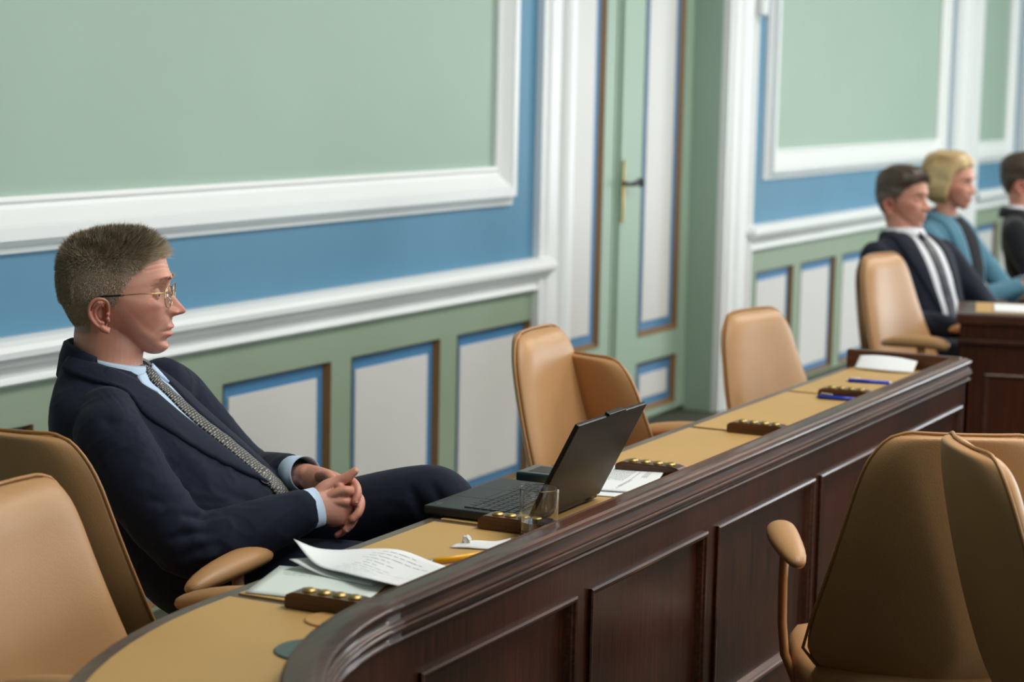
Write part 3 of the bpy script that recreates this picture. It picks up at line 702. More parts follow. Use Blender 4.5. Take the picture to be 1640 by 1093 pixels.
def head_verts(nphi=230, nlam=120, half=.0765, nose=1.0, jaw=1.0):
    Rf = polar(FACE)
    # denser towards the face
    t = np.linspace(0, 1, nphi, endpoint=False); ph = 2*PI*t-.62*np.sin(2*PI*t-.0); ph = ph-.38
    s = np.linspace(-1, 1, nlam+1)[1:-1]; lam = PI/2*(.62*s+.38*s**3)
    P, Lm = np.meshgrid(ph, lam, indexing='ij')
    Rr = Rf(np.mod(P+PI, 2*PI)-PI)
    # smooth the radius a little
    Rr = (Rr+np.roll(Rr, 1, 0)+np.roll(Rr, -1, 0))/3
    cosl, sinl = np.cos(Lm), np.sin(Lm)
    k = np.power(np.clip(1-np.abs(sinl)**2.25, 0, 1), 1/2.25)
    x = Rr*k*np.cos(P); z = Rr*k*np.sin(P); y = half*sinl
    # narrower jaw and tapering face
    gz = np.interp(z, [-.13, -.11, -.085, -.05, -.02, .04, .105], [.60*jaw, .74*jaw, .86*jaw, .93, .98, 1.0, .98])
    gx = np.interp(x, [-.1, .03, .07, .10, .12], [1, 1, .95, .86, .80])
    y = y*gz*gx
    ay = np.abs(y); f = np.clip((x-.02)/.05, 0, 1)
    dx = np.zeros_like(x)
    nz = np.interp(z, [q[0] for q in NOSE][::-1], [q[1] for q in NOSE][::-1])*nose
    wn = np.interp(z, [-.06, -.046, -.035, -.015, .01], [.0115, .0108, .0098, .0085, .010])
    dx += nz*np.exp(-(ay/wn)**2.4)
    dx += .0125*g(ay, .0140, .0046)*g(z, -.0465, .0066)-.0030*g(ay, .0225, .003)*g(z, -.047, .008)                 # nostril wings
    dx += -.0045*g(ay, .0068, .003)*g(z, -.0535, .003)                   # nostrils
    dx += -.0125*g(ay, .030, .014)*g(z, -.012, .013)                    # sockets
    dx += .0045*g(ay, .024, .018)*g(z, .0165, .008)                     # brow ridge
    dx += .0052*g(ay, .046, .017)*g(z, -.030, .013)                     # cheekbones
    dx += -.0045*g(ay, .050, .016)*g(z, -.074, .018)                     # hollow of the cheek
    dx += -.0022*g(ay, .0245+(-.045-z)*.22, .0035)*g(z, -.064, .018)     # nasolabial fold
    dx += .0036*g(ay, .020+(-.045-z)*.22-.001, .006)*g(z, -.062, .014)
    lw = np.exp(-(ay/.021)**3)
    dx += .0048*g(z, -.0755, .0048)*lw+.0052*g(z, -.0895, .0055)*lw-.0058*g(z, -.0822, .0020)*np.exp(-(ay/.025)**4)
    dx += -.0016*g(ay, 0, .0035)*g(z, -.066, .006)
    dx += -.0045*g(z, -.1010, .005)*np.exp(-(ay/.024)**2)
    dx += .0042*g(z, -.1145, .008)*np.exp(-(ay/.020)**2)
    dx += -.0012*g(ay, .026, .005)*g(z, -.086, .006)
    x = x+dx*f
    y = y+np.sign(y)*.0035*g(ay, .0145, .006)*g(z, -.0465, .007)*(x > .095)
    # temples
    y = y*(1-.05*g(x, .07, .025)*g(z, .02, .03))
    V = np.stack([x, y, z], -1).reshape(-1, 3)
    m = nlam-1; F = []
    for i in range(nphi):
        a = i*m; b = ((i+1) % nphi)*m
        for j in range(m-1): F.append((a+j, a+j+1, b+j+1, b+j))
    k = len(V); V = np.vstack([V, [[0, -half, 0], [0, half, 0]]])
    for i in range(nphi):
        a = i*m; b = ((i+1) % nphi)*m
        F.append((k, a, b)); F.append((k+1, b+m-1, a+m-1))
    return V, F
def ear_parts(side, lat=.0735):
    """helix, antihelix, concha plate and lobe as fat tubes; x forward z up"""
    s = side; out = []
    def pl(x, z, o): return Vector((x, s*(lat+o), z))
    hel = [(.004, -.041, .003), (.0055, -.030, .010), (.003, -.021, .015), (-.006, -.0165, .018), (-.017, -.0185, .020), (-.0255, -.028, .021), (-.028, -.041, .020), (-.0235, -.055, .017), (-.015, -.066, .013), (-.006, -.074, .009)]
    out.append(tube([pl(*q) for q in spline(hel, 34)], [.0034]*34, 10))
    ant = [(-.002, -.030, .010), (-.010, -.028, .013), (-.0175, -.037, .014), (-.0175, -.049, .013), (-.010, -.060, .011), (-.002, -.062, .009)]
    out.append(tube([pl(*q) for q in spline(ant, 20)], [.0034]*20, 8))
    out.append(tube([pl(-.012, -.066, .009), pl(-.004, -.073, .008), pl(.004, -.078, .005), pl(.006, -.070, .003)], [.0045, .0068, .0055, .003], 12))
    out.append(tube([pl(.005, -.060, .002), pl(.003, -.053, .006), pl(.003, -.047, .006), pl(.005, -.040, .002)], [.003, .0042, .0042, .003], 10))
    # backing shell
    ringA = []; ringB = []
    for q in spline([(.002, -.024, .006), (-.012, -.020, .012), (-.023, -.031, .016), (-.024, -.047, .015), (-.014, -.064, .010), (.0, -.074, .006), (.003, -.050, .0)], 24): ringA.append(pl(*q))
    c = Vector((-.008, s*(lat-.002), -.046))
    ringB = [p.lerp(c, .55)+Vector((0, s*-.006, 0)) for p in ringA]
    ringC = [p+Vector((0, -s*.003, 0)) for p in ringA]; ringD = [p.lerp(c, .5)+Vector((0, -s*.016, 0)) for p in ringA]
    out.append(loft([ringD, ringC, ringA, ringB])); return join(*out)
def voxel(vf_list, size, smooth=2, name='tmp'):
    V, F = join(*vf_list)
    me = bpy.data.meshes.new(name); me.from_pydata([tuple(v) for v in V], [], F); me.update()
    bm = bmesh.new(); bm.from_mesh(me); bmesh.ops.recalc_face_normals(bm, faces=bm.faces); bm.to_mesh(me); bm.free()
    o = bpy.data.objects.new(name, me); COL.objects.link(o)
    md = o.modifiers.new('r', 'REMESH'); md.mode = 'VOXEL'; md.voxel_size = size
    if smooth:
        s = o.modifiers.new('s', 'SMOOTH'); s.iterations = smooth; s.factor = .5
    dg = bpy.context.evaluated_depsgraph_get(); ev = o.evaluated_get(dg)
    m2 = bpy.data.meshes.new_from_object(ev); bpy.data.objects.remove(o); bpy.data.meshes.remove(me)
    return m2
def coords(me):
    a = np.empty(len(me.vertices)*3); me.vertices.foreach_get('co', a); return a.reshape(-1, 3)
def setcoords(me, a): me.vertices.foreach_set('co', a.ravel()); me.update()
def normals(me):
    a = np.empty(len(me.vertices)*3); me.vertices.foreach_get('normal', a); return a.reshape(-1, 3)
def tint(me, r, gch=None):
    at = me.color_attributes.new('tint', 'FLOAT_COLOR', 'POINT'); n = len(me.vertices)
    c = np.zeros((n, 4)); c[:, 0] = np.clip(r, 0, 1); c[:, 3] = 1
    if gch is not None: c[:, 1] = np.clip(gch, 0, 1)
    at.data.foreach_set('color', c.ravel())
def tubes(chain, n=16, up=Vector((0, 0, 1)), samples=None):
    """chain: [(x,y,z,r)] or [(x,y,z,ra,rb)] -> splined fat tube with round ends"""
    m = samples or max(8, len(chain)*5)
    C = np.array([c if len(c) == 5 else (*c, c[3]) for c in chain], float); Q = spline(C, m)
    pts = [Vector(q[:3]) for q in Q]; rad = [(q[3], q[4]) for q in Q]
    d0 = (pts[0]-pts[1]).normalized(); d1 = (pts[-1]-pts[-2]).normalized()
    ends0 = []; ends1 = []
    for a in (80, 60, 35): ends0.append((pts[0]+d0*rad[0][0]*math.sin(R(a)), tuple(x*math.cos(R(a)) for x in rad[0])))
    for a in (35, 60, 80): ends1.append((pts[-1]+d1*rad[-1][0]*math.sin(R(a)), tuple(x*math.cos(R(a)) for x in rad[-1])))
    P = [e[0] for e in ends0]+pts+[e[0] for e in ends1]; Rr = [e[1] for e in ends0]+rad+[e[1] for e in ends1]
    return tube(P, Rr, n, True, 1, up)
def ring_loft(rings, lat=(0, 1, 0), n=40, e=2.3, cap=True):
    """rings: (front(x,y,z), back(x,y,z), halfwidth) ; lat = sideways unit vector"""
    out = []
    for fr, bk, w_, *rest in rings:
        l = Vector(rest[0]) if rest else Vector(lat)
        fr, bk = Vector(fr), Vector(bk); c = (fr+bk)/2; h = (fr-bk)/2
        out.append([c+h*math.copysign(abs(math.cos(a))**(2/e), math.cos(a))+l*w_*math.copysign(abs(math.sin(a))**(2/e), math.sin(a)) for a in [2*PI*j/n for j in range(n)]])
    return loft(out, cap)
def resample_rings(rings, m):
    A = np.array([list(a)+list(b)+[c] for a, b, c in rings], float); Q = spline(A, m)
    return [(q[:3], q[3:6], q[6]) for q in Q]
class Snap:
    def __init__(s, me): 
        s.t = BVHTree.FromPolygons([v.co for v in me.vertices], [p.vertices[:] for p in me.polygons])
    def __call__(s, p, off):
        loc, n, i, d = s.t.find_nearest(Vector(p)); return loc+n*off
def ribbon(name, snap, left, right, off, thick, m, parent, n=40, k=7, label=None, bulge=0.0, uv=False, edge=.6):
    """a strip between two guide curves laid on a body surface"""
    Lq, Rq = spline(left, n), spline(right, n); top = []; bot = []
    for i in range(n):
        a = []; b = []
        for j in range(k):
            u = j/(k-1); p = Lq[i]*(1-u)+Rq[i]*u; w_ = math.sin(PI*u)**.5 if 0 < u < 1 else 0
            a.append(snap(p, off+thick*(edge+(1-edge)*w_)+bulge*w_)); b.append(snap(p, off-.004))
        top.append(a); bot.append(b)
    V = [p for r_ in top for p in r_]+[p for r_ in bot for p in r_]; K = n*k; F = []
    for i in range(n-1):
        for j in range(k-1):
            a = i*k+j; F.append((a, a+1, a+k+1, a+k)); F.append((K+a, K+a+k, K+a+k+1, K+a+1))
    bd = [j for j in range(k)]+[i*k+k-1 for i in range(1, n)]+[(n-1)*k+j for j in range(k-2, -1, -1)]+[i*k for i in range(n-2, 0, -1)]
    for a, b in zip(bd, bd[1:]+bd[:1]): F.append((a, K+a, K+b, b))
    o = mesh_obj(name, V, F, m, parent, True, label)
    if uv:
        ul = o.data.uv_layers.new(name='UV')
        for lp_ in o.data.loops:
            vi = lp_.vertex_index % K; ul.data[lp_.index].uv = ((vi % k)/(k-1), (vi//k)/(n-1))
    return o
def strands(name, roots, dirs, lens, wid, tone, m, parent, bend=None, segs=2):
    """many fine tapering hairs in one mesh"""
    N = len(roots); side = np.cross(dirs, RNG.normal(size=(N, 3))); side /= np.linalg.norm(side, axis=1, keepdims=True)+1e-9
    bend = np.zeros((N, 3)) if bend is None else bend
    V = []; cols = []
    for k in range(segs+1):
        t = k/segs; c = roots+dirs*lens[:, None]*t+bend*(t*t)*lens[:, None]; w_ = wid*(1-t*.85)
        if k < segs: V.append(c-side*w_[:, None]/2); V.append(c+side*w_[:, None]/2)
        else: V.append(c)
        cols += [tone+.12*t]*(2 if k < segs else 1)
    nv = len(V); A = np.stack(V, 1).reshape(-1, 3); Cc = np.stack(cols, 1).reshape(-1)
    base = np.arange(N)*nv; F = []
    for k in range(segs-1): F.append(np.stack([base+2*k, base+2*k+1, base+2*k+3, base+2*k+2], 1))
    tri = np.stack([base+2*segs-2, base+2*segs-1, base+2*segs], 1)
    me = bpy.data.meshes.new(name)
    faces = [tuple(q) for f in F for q in f.tolist()]+[tuple(q) for q in tri.tolist()]
    me.from_pydata(A.tolist(), [], faces); tint(me, Cc)
    o = link(name, me, m, parent, True); o['kind'] = 'stuff'; return o
def hm(loc, yaw_deg, pitch_deg=0, roll_deg=0, s=1.0):
    """head placement inside the figure frame; yaw 0 = facing +X"""
    return Matrix.Translation(loc) @ Matrix.Rotation(R(yaw_deg), 4, 'Z') @ Matrix.Rotation(R(-pitch_deg), 4, 'Y') @ Matrix.Rotation(R(roll_deg), 4, 'X') @ Matrix.Scale(s, 4)
def npx(A, mtx):
    A = np.asarray(A, float); m = np.array(mtx); return A @ m[:3, :3].T+m[:3, 3]
def line1(x, ay):
    return np.interp(x, [-.12, -.085, -.06, -.034, -.030, -.002, .004, .012, .022, .034, .046, .060, .074, .090, .12], [-.086, -.098, -.100, -.086, -.020, -.016, -.034, -.038, -.018, .004, .022, .036, .050, .056, .056])
def skin_tint(me, H, hairline=True):
    """ruddiness and scalp shade computed in the head's own frame"""
    Hi = H.inverted(); q = npx(coords(me), Hi); x, y, z = q.T; ay = np.abs(y)
    r = .30+0*x
    r += .5*g(x, .107, .009)*g(z, -.0755, .004)*(ay < .024)+.55*g(x, .107, .010)*g(z, -.090, .0045)*(ay < .024)
    r += .30*g(x, .125, .02)*g(z, -.043, .014)*g(ay, 0, .02)
    r += .25*g(ay, .055, .02)*g(z, -.04, .022)*(x > .03)
    r += .42*(ay > .073)*g(x, -.010, .03)*g(z, -.045, .035)
    r += .16*g(x, .03, .06)*g(z, -.10, .04)
    hl = np.zeros_like(x)
    if hairline:
        d = z-line1(x, ay); hl = np.clip(d/.010+.5, 0, 1)*.85*np.clip((z+.090)/.006, 0, 1)*(1-(ay > .068)*(np.hypot((x+.011)/.021, (z+.048)/.036) < 1))
    tint(me, r, hl); return q
def eye(parent, H, side, r=.0118, look=0):
    c = Vector((.0795, side*.031, -.0125)); n = 14
    V, F = lathe([(0, -1), *[(math.cos(a), math.sin(a)) for a in np.linspace(-PI/2+.15, PI/2-.15, 13)], (0, 1)], 20, False)
    mt = H @ Matrix.Translation(c) @ Matrix.Rotation(PI/2, 4, 'Y') @ Matrix.Rotation(R(look), 4, 'X')
    o = mesh_obj('eyeball', [mt @ (v*r) for v in V], F, [M['eyewhite'], M['iris'], M['pupil']], parent, True)
    for p in o.data.polygons:
        cz = sum(V[i].z for i in p.vertices)/len(p.vertices); p.material_index = 2 if cz > .955 else 1 if cz > .86 else 0
def lids(side, r=.0128):
    """upper and lower lid shells as solid cups, head frame"""
    c = Vector((.0795, side*.031, -.0125)); out = []
    def lim(az, mid): return -7+(mid+7)*max(0, 1-(az/58)**2)
    for top_ in (True, False):
        rings = []
        for q_ in np.linspace(0, 1, 8):
            row = []
            for az in np.linspace(-105, 105, 19):
                e0, e1 = (lim(az, 7), 80) if top_ else (-78, lim(az, -19))
                el = e0+(e1-e0)*q_; row.append(c+Vector((math.cos(R(el))*math.cos(R(az)), math.cos(R(el))*math.sin(R(az)), math.sin(R(el))))*r)
            rings.append(row)
        inner = [[c+(p-c)*.80 for p in r_] for r_ in rings]
        V1, F1 = loft(rings, False, False); V2, F2 = loft(inner, False, False); k = len(V1)
        F = F1+[tuple(i+k for i in f[::-1]) for f in F2]; nn = 19; mm = 8
        bd = [j for j in range(nn)]+[i*nn+nn-1 for i in range(1, mm)]+[(mm-1)*nn+j for j in range(nn-2, -1, -1)]+[i*nn for i in range(mm-2, 0, -1)]
        for a, b in zip(bd, bd[1:]+bd[:1]): F.append((a, k+a, k+b, b))
        out.append((V1+V2, F))
    return join(*out)
def eyebrow(parent, H, side, m, tone=.35, n=240):
    t = RNG.random(n); y = side*(.014+.034*t); z = .0155+.006*np.sin(t*2.2)-.004*t+RNG.normal(0, .0014, n); x = .108-.012*t**2-.004*t
    roots = npx(np.stack([x, y, z], 1), H); Rm = np.array(H)[:3, :3]
    d = np.stack([.35+0*t, side*(.75+.2*t), .35-.5*t+RNG.normal(0, .12, n)], 1); d /= np.linalg.norm(d, axis=1, keepdims=True)
    return strands('eyebrow', roots, d @ Rm.T, RNG.uniform(.006, .010, n), np.full(n, .0007), np.clip(RNG.normal(tone, .15, n), 0, 1), m, parent)
# ------------------------------------------------------------------ the man with glasses (figure frame: +X the way he faces, +Y his left, Z up)
FIG = math.atan2(-math.cos(yaw)*1.0, math.sin(yaw))    # heading of the figure frame
man = empty('person', (3.067, 2.41, 0), FIG, 'man with short greying hair and gold glasses in a navy suit, hands clasped', 'person')
H = hm((.003, 0, 1.149), 0, 0)
def HV(vf): return xf(vf, H)
hv, hf = head_verts()
pieces = [(list(npx(hv, H)), hf), HV(ear_parts(-1)), HV(ear_parts(1)), HV(lids(-1)), HV(lids(1))]
neck = [((.052, 0, 1.075), (-.060, 0, 1.105), .052), ((.058, -.002, 1.035), (-.070, 0, 1.070), .057), ((.056, -.004, 1.005), (-.072, 0, 1.035), .060), ((.062, -.006, .975), (-.072, 0, .995), .066), ((.060, -.006, .945), (-.068, 0, .965), .075), ((.055, -.006, .90), (-.055, 0, .91), .08)]
pieces.append(ring_loft(resample_rings(neck, 18), n=36, e=2.1))
pieces.append(tubes([(.025, 0, .90, .07, .12), (.09, 0, .79, .08, .12), (.16, 0, .69, .09, .12), (.24, 0, .62, .10, .13)], 20, Vector((0, 1, 0))))
# arms inside the sleeves
pieces.append(tubes([(.03, -.15, .89, .045), (.09, -.205, .80, .04), (.19, -.225, .705, .036), (.30, -.175, .732, .030), (.385, -.125, .757, .026, .021)]))
pieces.append(tubes([(.06, .17, .91, .045), (.15, .215, .82, .04), (.235, .225, .73, .036), (.31, .12, .765, .030), (.362, .035, .790, .026, .021)]))
HAND = []
# right hand: back of the hand towards the viewer
HAND.append(tubes([(.372, -.128, .756, .024, .026), (.395, -.118, .757, .021, .031), (.420, -.108, .757, .019, .038), (.448, -.100, .757, .017, .041), (.462, -.095, .755, .014, .038)], 22, Vector((0, .35, 1))))
kn = [(.466, -.100, .787), (.463, -.104, .765), (.455, -.104, .743), (.444, -.100, .722)]
for i, (x, y, z) in enumerate(kn):
    r_ = [.0108, .0112, .0105, .0092][i]
    HAND.append(tubes([(.405, -.112, .757+(z-.757)*.42, r_*.8), (x-.018, y-.006, z+.001, r_*.92), (x, y, z, r_*1.02), (x+.010, y+.020, z-.003, r_*.92), (x+.004, y+.042, z-.008, r_*.86)], 14))
    HAND.append(tubes([(x+.004, y+.042, z-.008, r_*.86), (x-.012, y+.055, z-.012, r_*.82), (x-.030, y+.052, z-.016, r_*.72)], 14))
# left palm behind and its fingers laced over the right knuckles
HAND.append(tubes([(.362, .030, .788, .021, .026), (.390, -.002, .782, .019, .033), (.418, -.030, .774, .017, .038), (.440, -.046, .766, .015, .036)], 22, Vector((0, .6, 1))))
LF = [[(.432, -.052, .794, .0100), (.462, -.062, .800, .0100), (.478, -.086, .796, .0098), (.484, -.102, .782, .0094), (.479, -.112, .768, .0085)],
      [(.438, -.052, .772, .0104), (.470, -.066, .776, .0104), (.489, -.090, .766, .0100), (.488, -.110, .748, .0096), (.475, -.120, .733, .0086)],
      [(.438, -.052, .752, .0100), (.466, -.070, .752, .0098), (.478, -.095, .738, .0095), (.472, -.112, .722, .0090), (.461, -.120, .711, .0082)],
      [(.430, -.050, .735, .0090), (.452, -.070, .730, .0088), (.462, -.092, .716, .0085), (.454, -.106, .704, .0080), (.442, -.110, .697, .0072)]]
for q in LF: HAND.append(tubes(q, 14))
# thumbs
HAND.append(tubes([(.392, -.108, .775, .015), (.415, -.096, .795, .0135), (.438, -.090, .804, .0115), (.458, -.088, .812, .0112), (.476, -.086, .826, .0085)], 16))
HAND.append(tubes([(.395, -.020, .800, .013), (.415, -.050, .806, .0125), (.432, -.078, .800, .0112), (.444, -.096, .795, .0108), (.452, -.106, .786, .0085)], 16))
def HS(v): v = Vector(v); return Vector((.385+(v.x-.385)*.86, v.y, .757+(v.z-.757)*.90+.003))
HAND = [([HS(v) for v in V_], F_) for V_, F_ in HAND]
kn = [tuple(HS(q)) for q in kn]; LF = [[(*HS(q[:3]), q[3]) for q in f_] for f_ in LF]
pieces += HAND
me = voxel(pieces, .0019, 1)
q = skin_tint(me, H)
# forehead lines, lid crease, cheek and neck folds pressed into the skin
x, y, z = q.T; ay = np.abs(y); nrm = normals(me); co = coords(me)
dep = np.zeros(len(x)); face = (x > .03) & (z > -.13)
for zc, am in ((.050, .0009), (.041, .0011), (.033, .0008)): dep += face*am*g(z, zc+.004*np.sin(ay*60), .0014)*(ay < .055)
dep += face*.0009*g(z, .006-.25*(ay-.031)**2*40, .0012)*(np.abs(ay-.033) < .016)
dep += face*.0014*g(ay, .027+(-.05-z)*.30, .0016)*g(z, -.068, .018)
dep += .0009*g(z+.35*x, -.088+.0, .0018)*(x < -.03)*(z < -.05)
dep += .0008*g(z, -.0145-.18*(ay-.031), .0014)*face*(ay > .018)*(ay < .05)
setcoords(me, co-nrm*dep[:, None])
hz = co[:, 0] > .36          # hands: ruddier knuckles
body = link('body', me, M['skin'], man, True)
at = me.color_attributes['tint']; c = np.empty(len(me.vertices)*4); at.data.foreach_get('color', c); c = c.reshape(-1, 4)
hand = hz & (co[:, 2] < .85); c[hand, 0] = .36; c[hand, 1] = 0
for (a, b_, d_) in kn: c[hand, 0] += .25*np.exp(-((co[hand, 0]-a)**2+(co[hand, 1]-b_)**2+(co[hand, 2]-d_)**2)/.012**2)
for qf in LF: c[hand, 0] += .35*np.exp(-((co[hand, 0]-qf[-1][0])**2+(co[hand, 1]-qf[-1][1])**2+(co[hand, 2]-qf[-1][2])**2)/.012**2)
c = np.clip(c, 0, 1); c[:, 3] = 1; at.data.foreach_set('color', c.ravel())
for qf in LF[:3]+[[HS((.458, -.088, .812)), HS((.476, -.086, .826))]]:
    a, b_ = Vector(qf[-2][:3]), Vector(qf[-1][:3]); d_ = (b_-a).normalized(); up = Vector((.45, -.85, .2)); up = (up-d_*up.dot(d_)).normalized(); sd = d_.cross(up)
    rings = [[b_+d_*(.0050*math.cos(t)*k_-.0005)+sd*.0046*math.sin(t)*k_+up*(.0068-.09*(.0046*math.sin(t)*k_)**2/.0046+.0010*(1-k_)) for t in [2*PI*j/14 for j in range(14)]] for k_ in (1, .8, .3)]
    V, F = loft(rings); mesh_obj('fingernail', V, F, M['nail'], man, True)
eye(man, H, -1); eye(man, H, 1)
for s in (-1, 1): eyebrow(man, H, s, M['hair1'], .55)
# ---- hair
def crop_hair(parent, H, m, n, line, lenf, tonef, dirf, wid=.0009, snapme=None, label=None, name='hair'):
    """short hair rooted on the skull; functions of head-frame x,y,z"""
    hv_, _ = head_verts(160, 90); P = np.asarray(hv_)
    F_ = [f if len(f) == 4 else (*f, f[2]) for f in _]; Q = P[np.array(F_)]; ar = np.linalg.norm(np.cross(Q[:, 2]-Q[:, 0], Q[:, 3]-Q[:, 1]), axis=1)
    pick = RNG.choice(len(Q), n*2, p=ar/ar.sum()); u, v = RNG.random((2, n*2, 1)); q4 = Q[pick]
    base = (q4[:, 0]*(1-u)+q4[:, 1]*u)*(1-v)+(q4[:, 3]*(1-u)+q4[:, 2]*u)*v; x, y, z = base.T
    ok = z > line(x, np.abs(y))+RNG.normal(0, .0022, len(z)); ear = (np.hypot(x+.010, (z+.047)*.8) < .0) | ((np.hypot((x+.011)/.019, (z+.048)/.034) < 1) & (np.abs(y) > .06))
    base = base[ok & ~ear][:n]; x, y, z = base.T
    nr = np.stack([x, y*1.5, z*1.05+.0], 1); nr /= np.linalg.norm(nr, axis=1, keepdims=True)
    ln = lenf(x, y, z); d = dirf(x, y, z, nr); d /= np.linalg.norm(d, axis=1, keepdims=True)
    Rm = np.array(H)[:3, :3]
    o = strands(name, npx(base-nr*.001, H), d @ Rm.T, ln, np.full(len(ln), wid)*RNG.uniform(.7, 1.4, len(ln)), np.clip(tonef(x, y, z), 0, 1), m, parent, bend=(RNG.normal(0, .12, (len(ln), 3))) @ Rm.T)
    if label: o['label'] = label
    return o
def len1(x, y, z):
    side = np.clip((z-.028)/.035, 0, 1); return (.0038+.017*side*(.6+.4*np.clip((x+.06)/.12, 0, 1))+.002*np.clip(-z*8, -1, 0))*RNG.uniform(.7, 1.25, len(x))+.004*(x < -.06)*(z > -.03)
def tone1(x, y, z):
    top = np.clip((z-.045)/.03, 0, 1); back = np.clip(-(x+.03)/.04, 0, 1)
    return RNG.normal(.92, .12, len(x))*(1-np.maximum(top, back*.7))+RNG.normal(.50, .22, len(x))*np.maximum(top, back*.7)+.22*(x > .070)
def dir1(x, y, z, n):
    clump = np.stack([np.sin(y*260+x*120), np.sin(x*300+z*90), np.cos(x*210-y*190)], 1)*.28
    t = np.clip((z-.03)/.05, 0, 1)[:, None]; return n*(.55+.5*t)+np.array([[.55, 0, .25]])*t+np.array([[.10, 0, -.55]])*(1-t)+RNG.normal(0, .16, n.shape)+clump*t
crop_hair(man, H, M['hair1'], 52000, line1, len1, tone1, dir1, .0009)
# ---- glasses
gl_ = link('glasses', bpy.data.meshes.new('glasses'), None, man)
V0, F0 = [], []
def rim(side):
    pts = []
    for k in range(25):
        a = 2*PI*k/24; ca, sa = math.cos(a), math.sin(a); cx = .1085-.004*abs(ca)*(1 if ca*side > 0 else -.3)
        pts.append(H @ Vector((cx, side*.0305+.0255*math.copysign(abs(ca)**.8, ca), -.0165+.0205*math.copysign(abs(sa)**.8, sa))))
    return pts
for s in (-1, 1):
    pts = rim(s); V, F = tube(pts, .0009, 8, False, up=Vector((1, 0, 0))); mesh_obj('rim', V, F, M['goldwire'], gl_, True)
    c_ = sum((p for p in pts[:-1]), Vector())/24; V = [c_]+pts[:-1]; F = [(0, i+1, (i+1) % 24+1) for i in range(24)]
    ln_ = mesh_obj('lens', V, F, M['lens'], gl_, True); sd = ln_.modifiers.new('s', 'SOLIDIFY'); sd.thickness = .001
    T = [(.1035, .0575, -.006), (.098, .066, -.0065), (.06, .0765, -.0075), (.03, .0785, -.0105)]
    V, F = tube([H @ Vector((a, s*b_, c2)) for a, b_, c2 in T], .0010, 8); mesh_obj('temple', V, F, M['goldwire'], gl_, True)
    T = [(.032, .0785, -.0103), (.01, .0800, -.0120), (-.008, .0800, -.0135), (-.024, .080, -.024), (-.031, .0785, -.036), (-.033, .077, -.045)]
    V, F = tube([H @ Vector((a, s*b_, c2)) for a, b_, c2 in spline(T, 16)], .0019, 8); mesh_obj('temple_tip', V, F, M['black'], gl_, True, 'black ear tip')
V, F = tube([H @ Vector(p) for p in ((.1085, -.008, -.008), (.1125, 0, -.004), (.1085, .008, -.008))], .0009, 8); mesh_obj('bridge', V, F, M['goldwire'], gl_, True)
# ---- jacket
LAT = Vector((.19, .98, 0)).normalized()
TR = [((.058, -.012, .998), (-.082, .01, 1.022), .085), ((.082, -.018, .972), (-.088, .01, .985), .120), ((.115, -.026, .942), (-.096, .01, .935), .165), ((.160, -.030, .902), (-.096, .01, .875), .182), ((.212, -.034, .862), (-.080, .01, .81), .182),
      ((.262, -.036, .823), (-.050, .01, .735), .182), ((.305, -.038, .785), (.005, .01, .655), .185), ((.338, -.036, .735), (.07, .0, .585), .19), ((.350, -.03, .675), (.14, 0, .535), .19), ((.33, -.03, .62), (.21, 0, .525), .17)]
torso = [ring_loft(resample_rings(TR, 40), tuple(LAT), 44, 2.25)]
SH = -1
armR = tubes([(.018, -.140, .925, .055), (.032, -.178, .885, .066, .072), (.080, -.212, .820, .064, .068), (.135, -.232, .755, .060, .062), (.180, -.232, .712, .057, .060), (.235, -.212, .712, .054, .057), (.30, -.176, .732, .049, .052), (.362, -.140, .752, .041, .043), (.372, -.134, .755, .040, .042)], 28)
armL = tubes([(.070, .145, .935, .060), (.082, .178, .905, .066, .07), (.135, .210, .84, .062, .064), (.195, .222, .775, .056, .058), (.240, .212, .745, .054, .056), (.280, .155, .760, .050, .05), (.312, .103, .774, .044, .044), (.324, .084, .779, .042, .042)], 28)
jm = voxel([*torso, armR, armL], .0045, 14)
# pressed folds: elbow, armpit, waist
co = coords(jm); nr = normals(jm); X_, Y_, Z_ = co.T; dep = np.zeros(len(co))
def crease(a, b_, wd, am, ln=None):
    a = np.array(a); b_ = np.array(b_); d = b_-a; L_ = np.linalg.norm(d); t = np.clip(((co-a) @ d)/L_**2, 0, 1); p = a+t[:, None]*d
    r_ = np.linalg.norm(co-p, axis=1); return am*np.exp(-(r_/wd)**2)*np.sin(PI*np.clip(t, .02, .98))**.5
for a, b_, wd, am in (((.175, -.285, .775), (.215, -.235, .765), .009, .010), ((.150, -.29, .735), (.225, -.27, .745), .008, .009), ((.165, -.29, .70), (.235, -.275, .722), .009, .007), ((.185, -.28, .665), (.245, -.262, .69), .009, .007),
                      ((.03, -.235, .94), (.075, -.19, .85), .012, .010), ((.085, -.19, .86), (.15, -.19, .79), .010, .012), ((.115, -.285, .80), (.165, -.26, .79), .010, .006), ((.10, -.12, .91), (.22, -.16, .80), .02, -.004),
                      ((.23, -.17, .80), (.30, -.12, .765), .010, .007), ((.22, -.19, .775), (.29, -.16, .735), .010, .008), ((.28, -.23, .745), (.31, -.21, .72), .008, .004), ((-.02, -.21, .90), (.03, -.27, .84), .012, .005)):
    dep += crease(a, b_, wd, am)
dep += .0022*np.sin(X_*95+Z_*60+6*np.sin(Y_*20))*np.exp(-((X_-.2)**2+(Y_+.24)**2+(Z_-.72)**2)/.07**2)
from mathutils import noise as mn
def wrinkle(co, sc, rot):
    A = np.asarray(co) @ np.array(rot.to_3x3()).T*np.array(sc); return np.array([1-abs(mn.noise(Vector(p)))*2.2 for p in A])
wr = wrinkle(co, (7, 16, 26), Matrix.Rotation(R(38), 4, 'Y')); wr2 = wrinkle(co+3.1, (14, 9, 30), Matrix.Rotation(R(-30), 4, 'Y'))
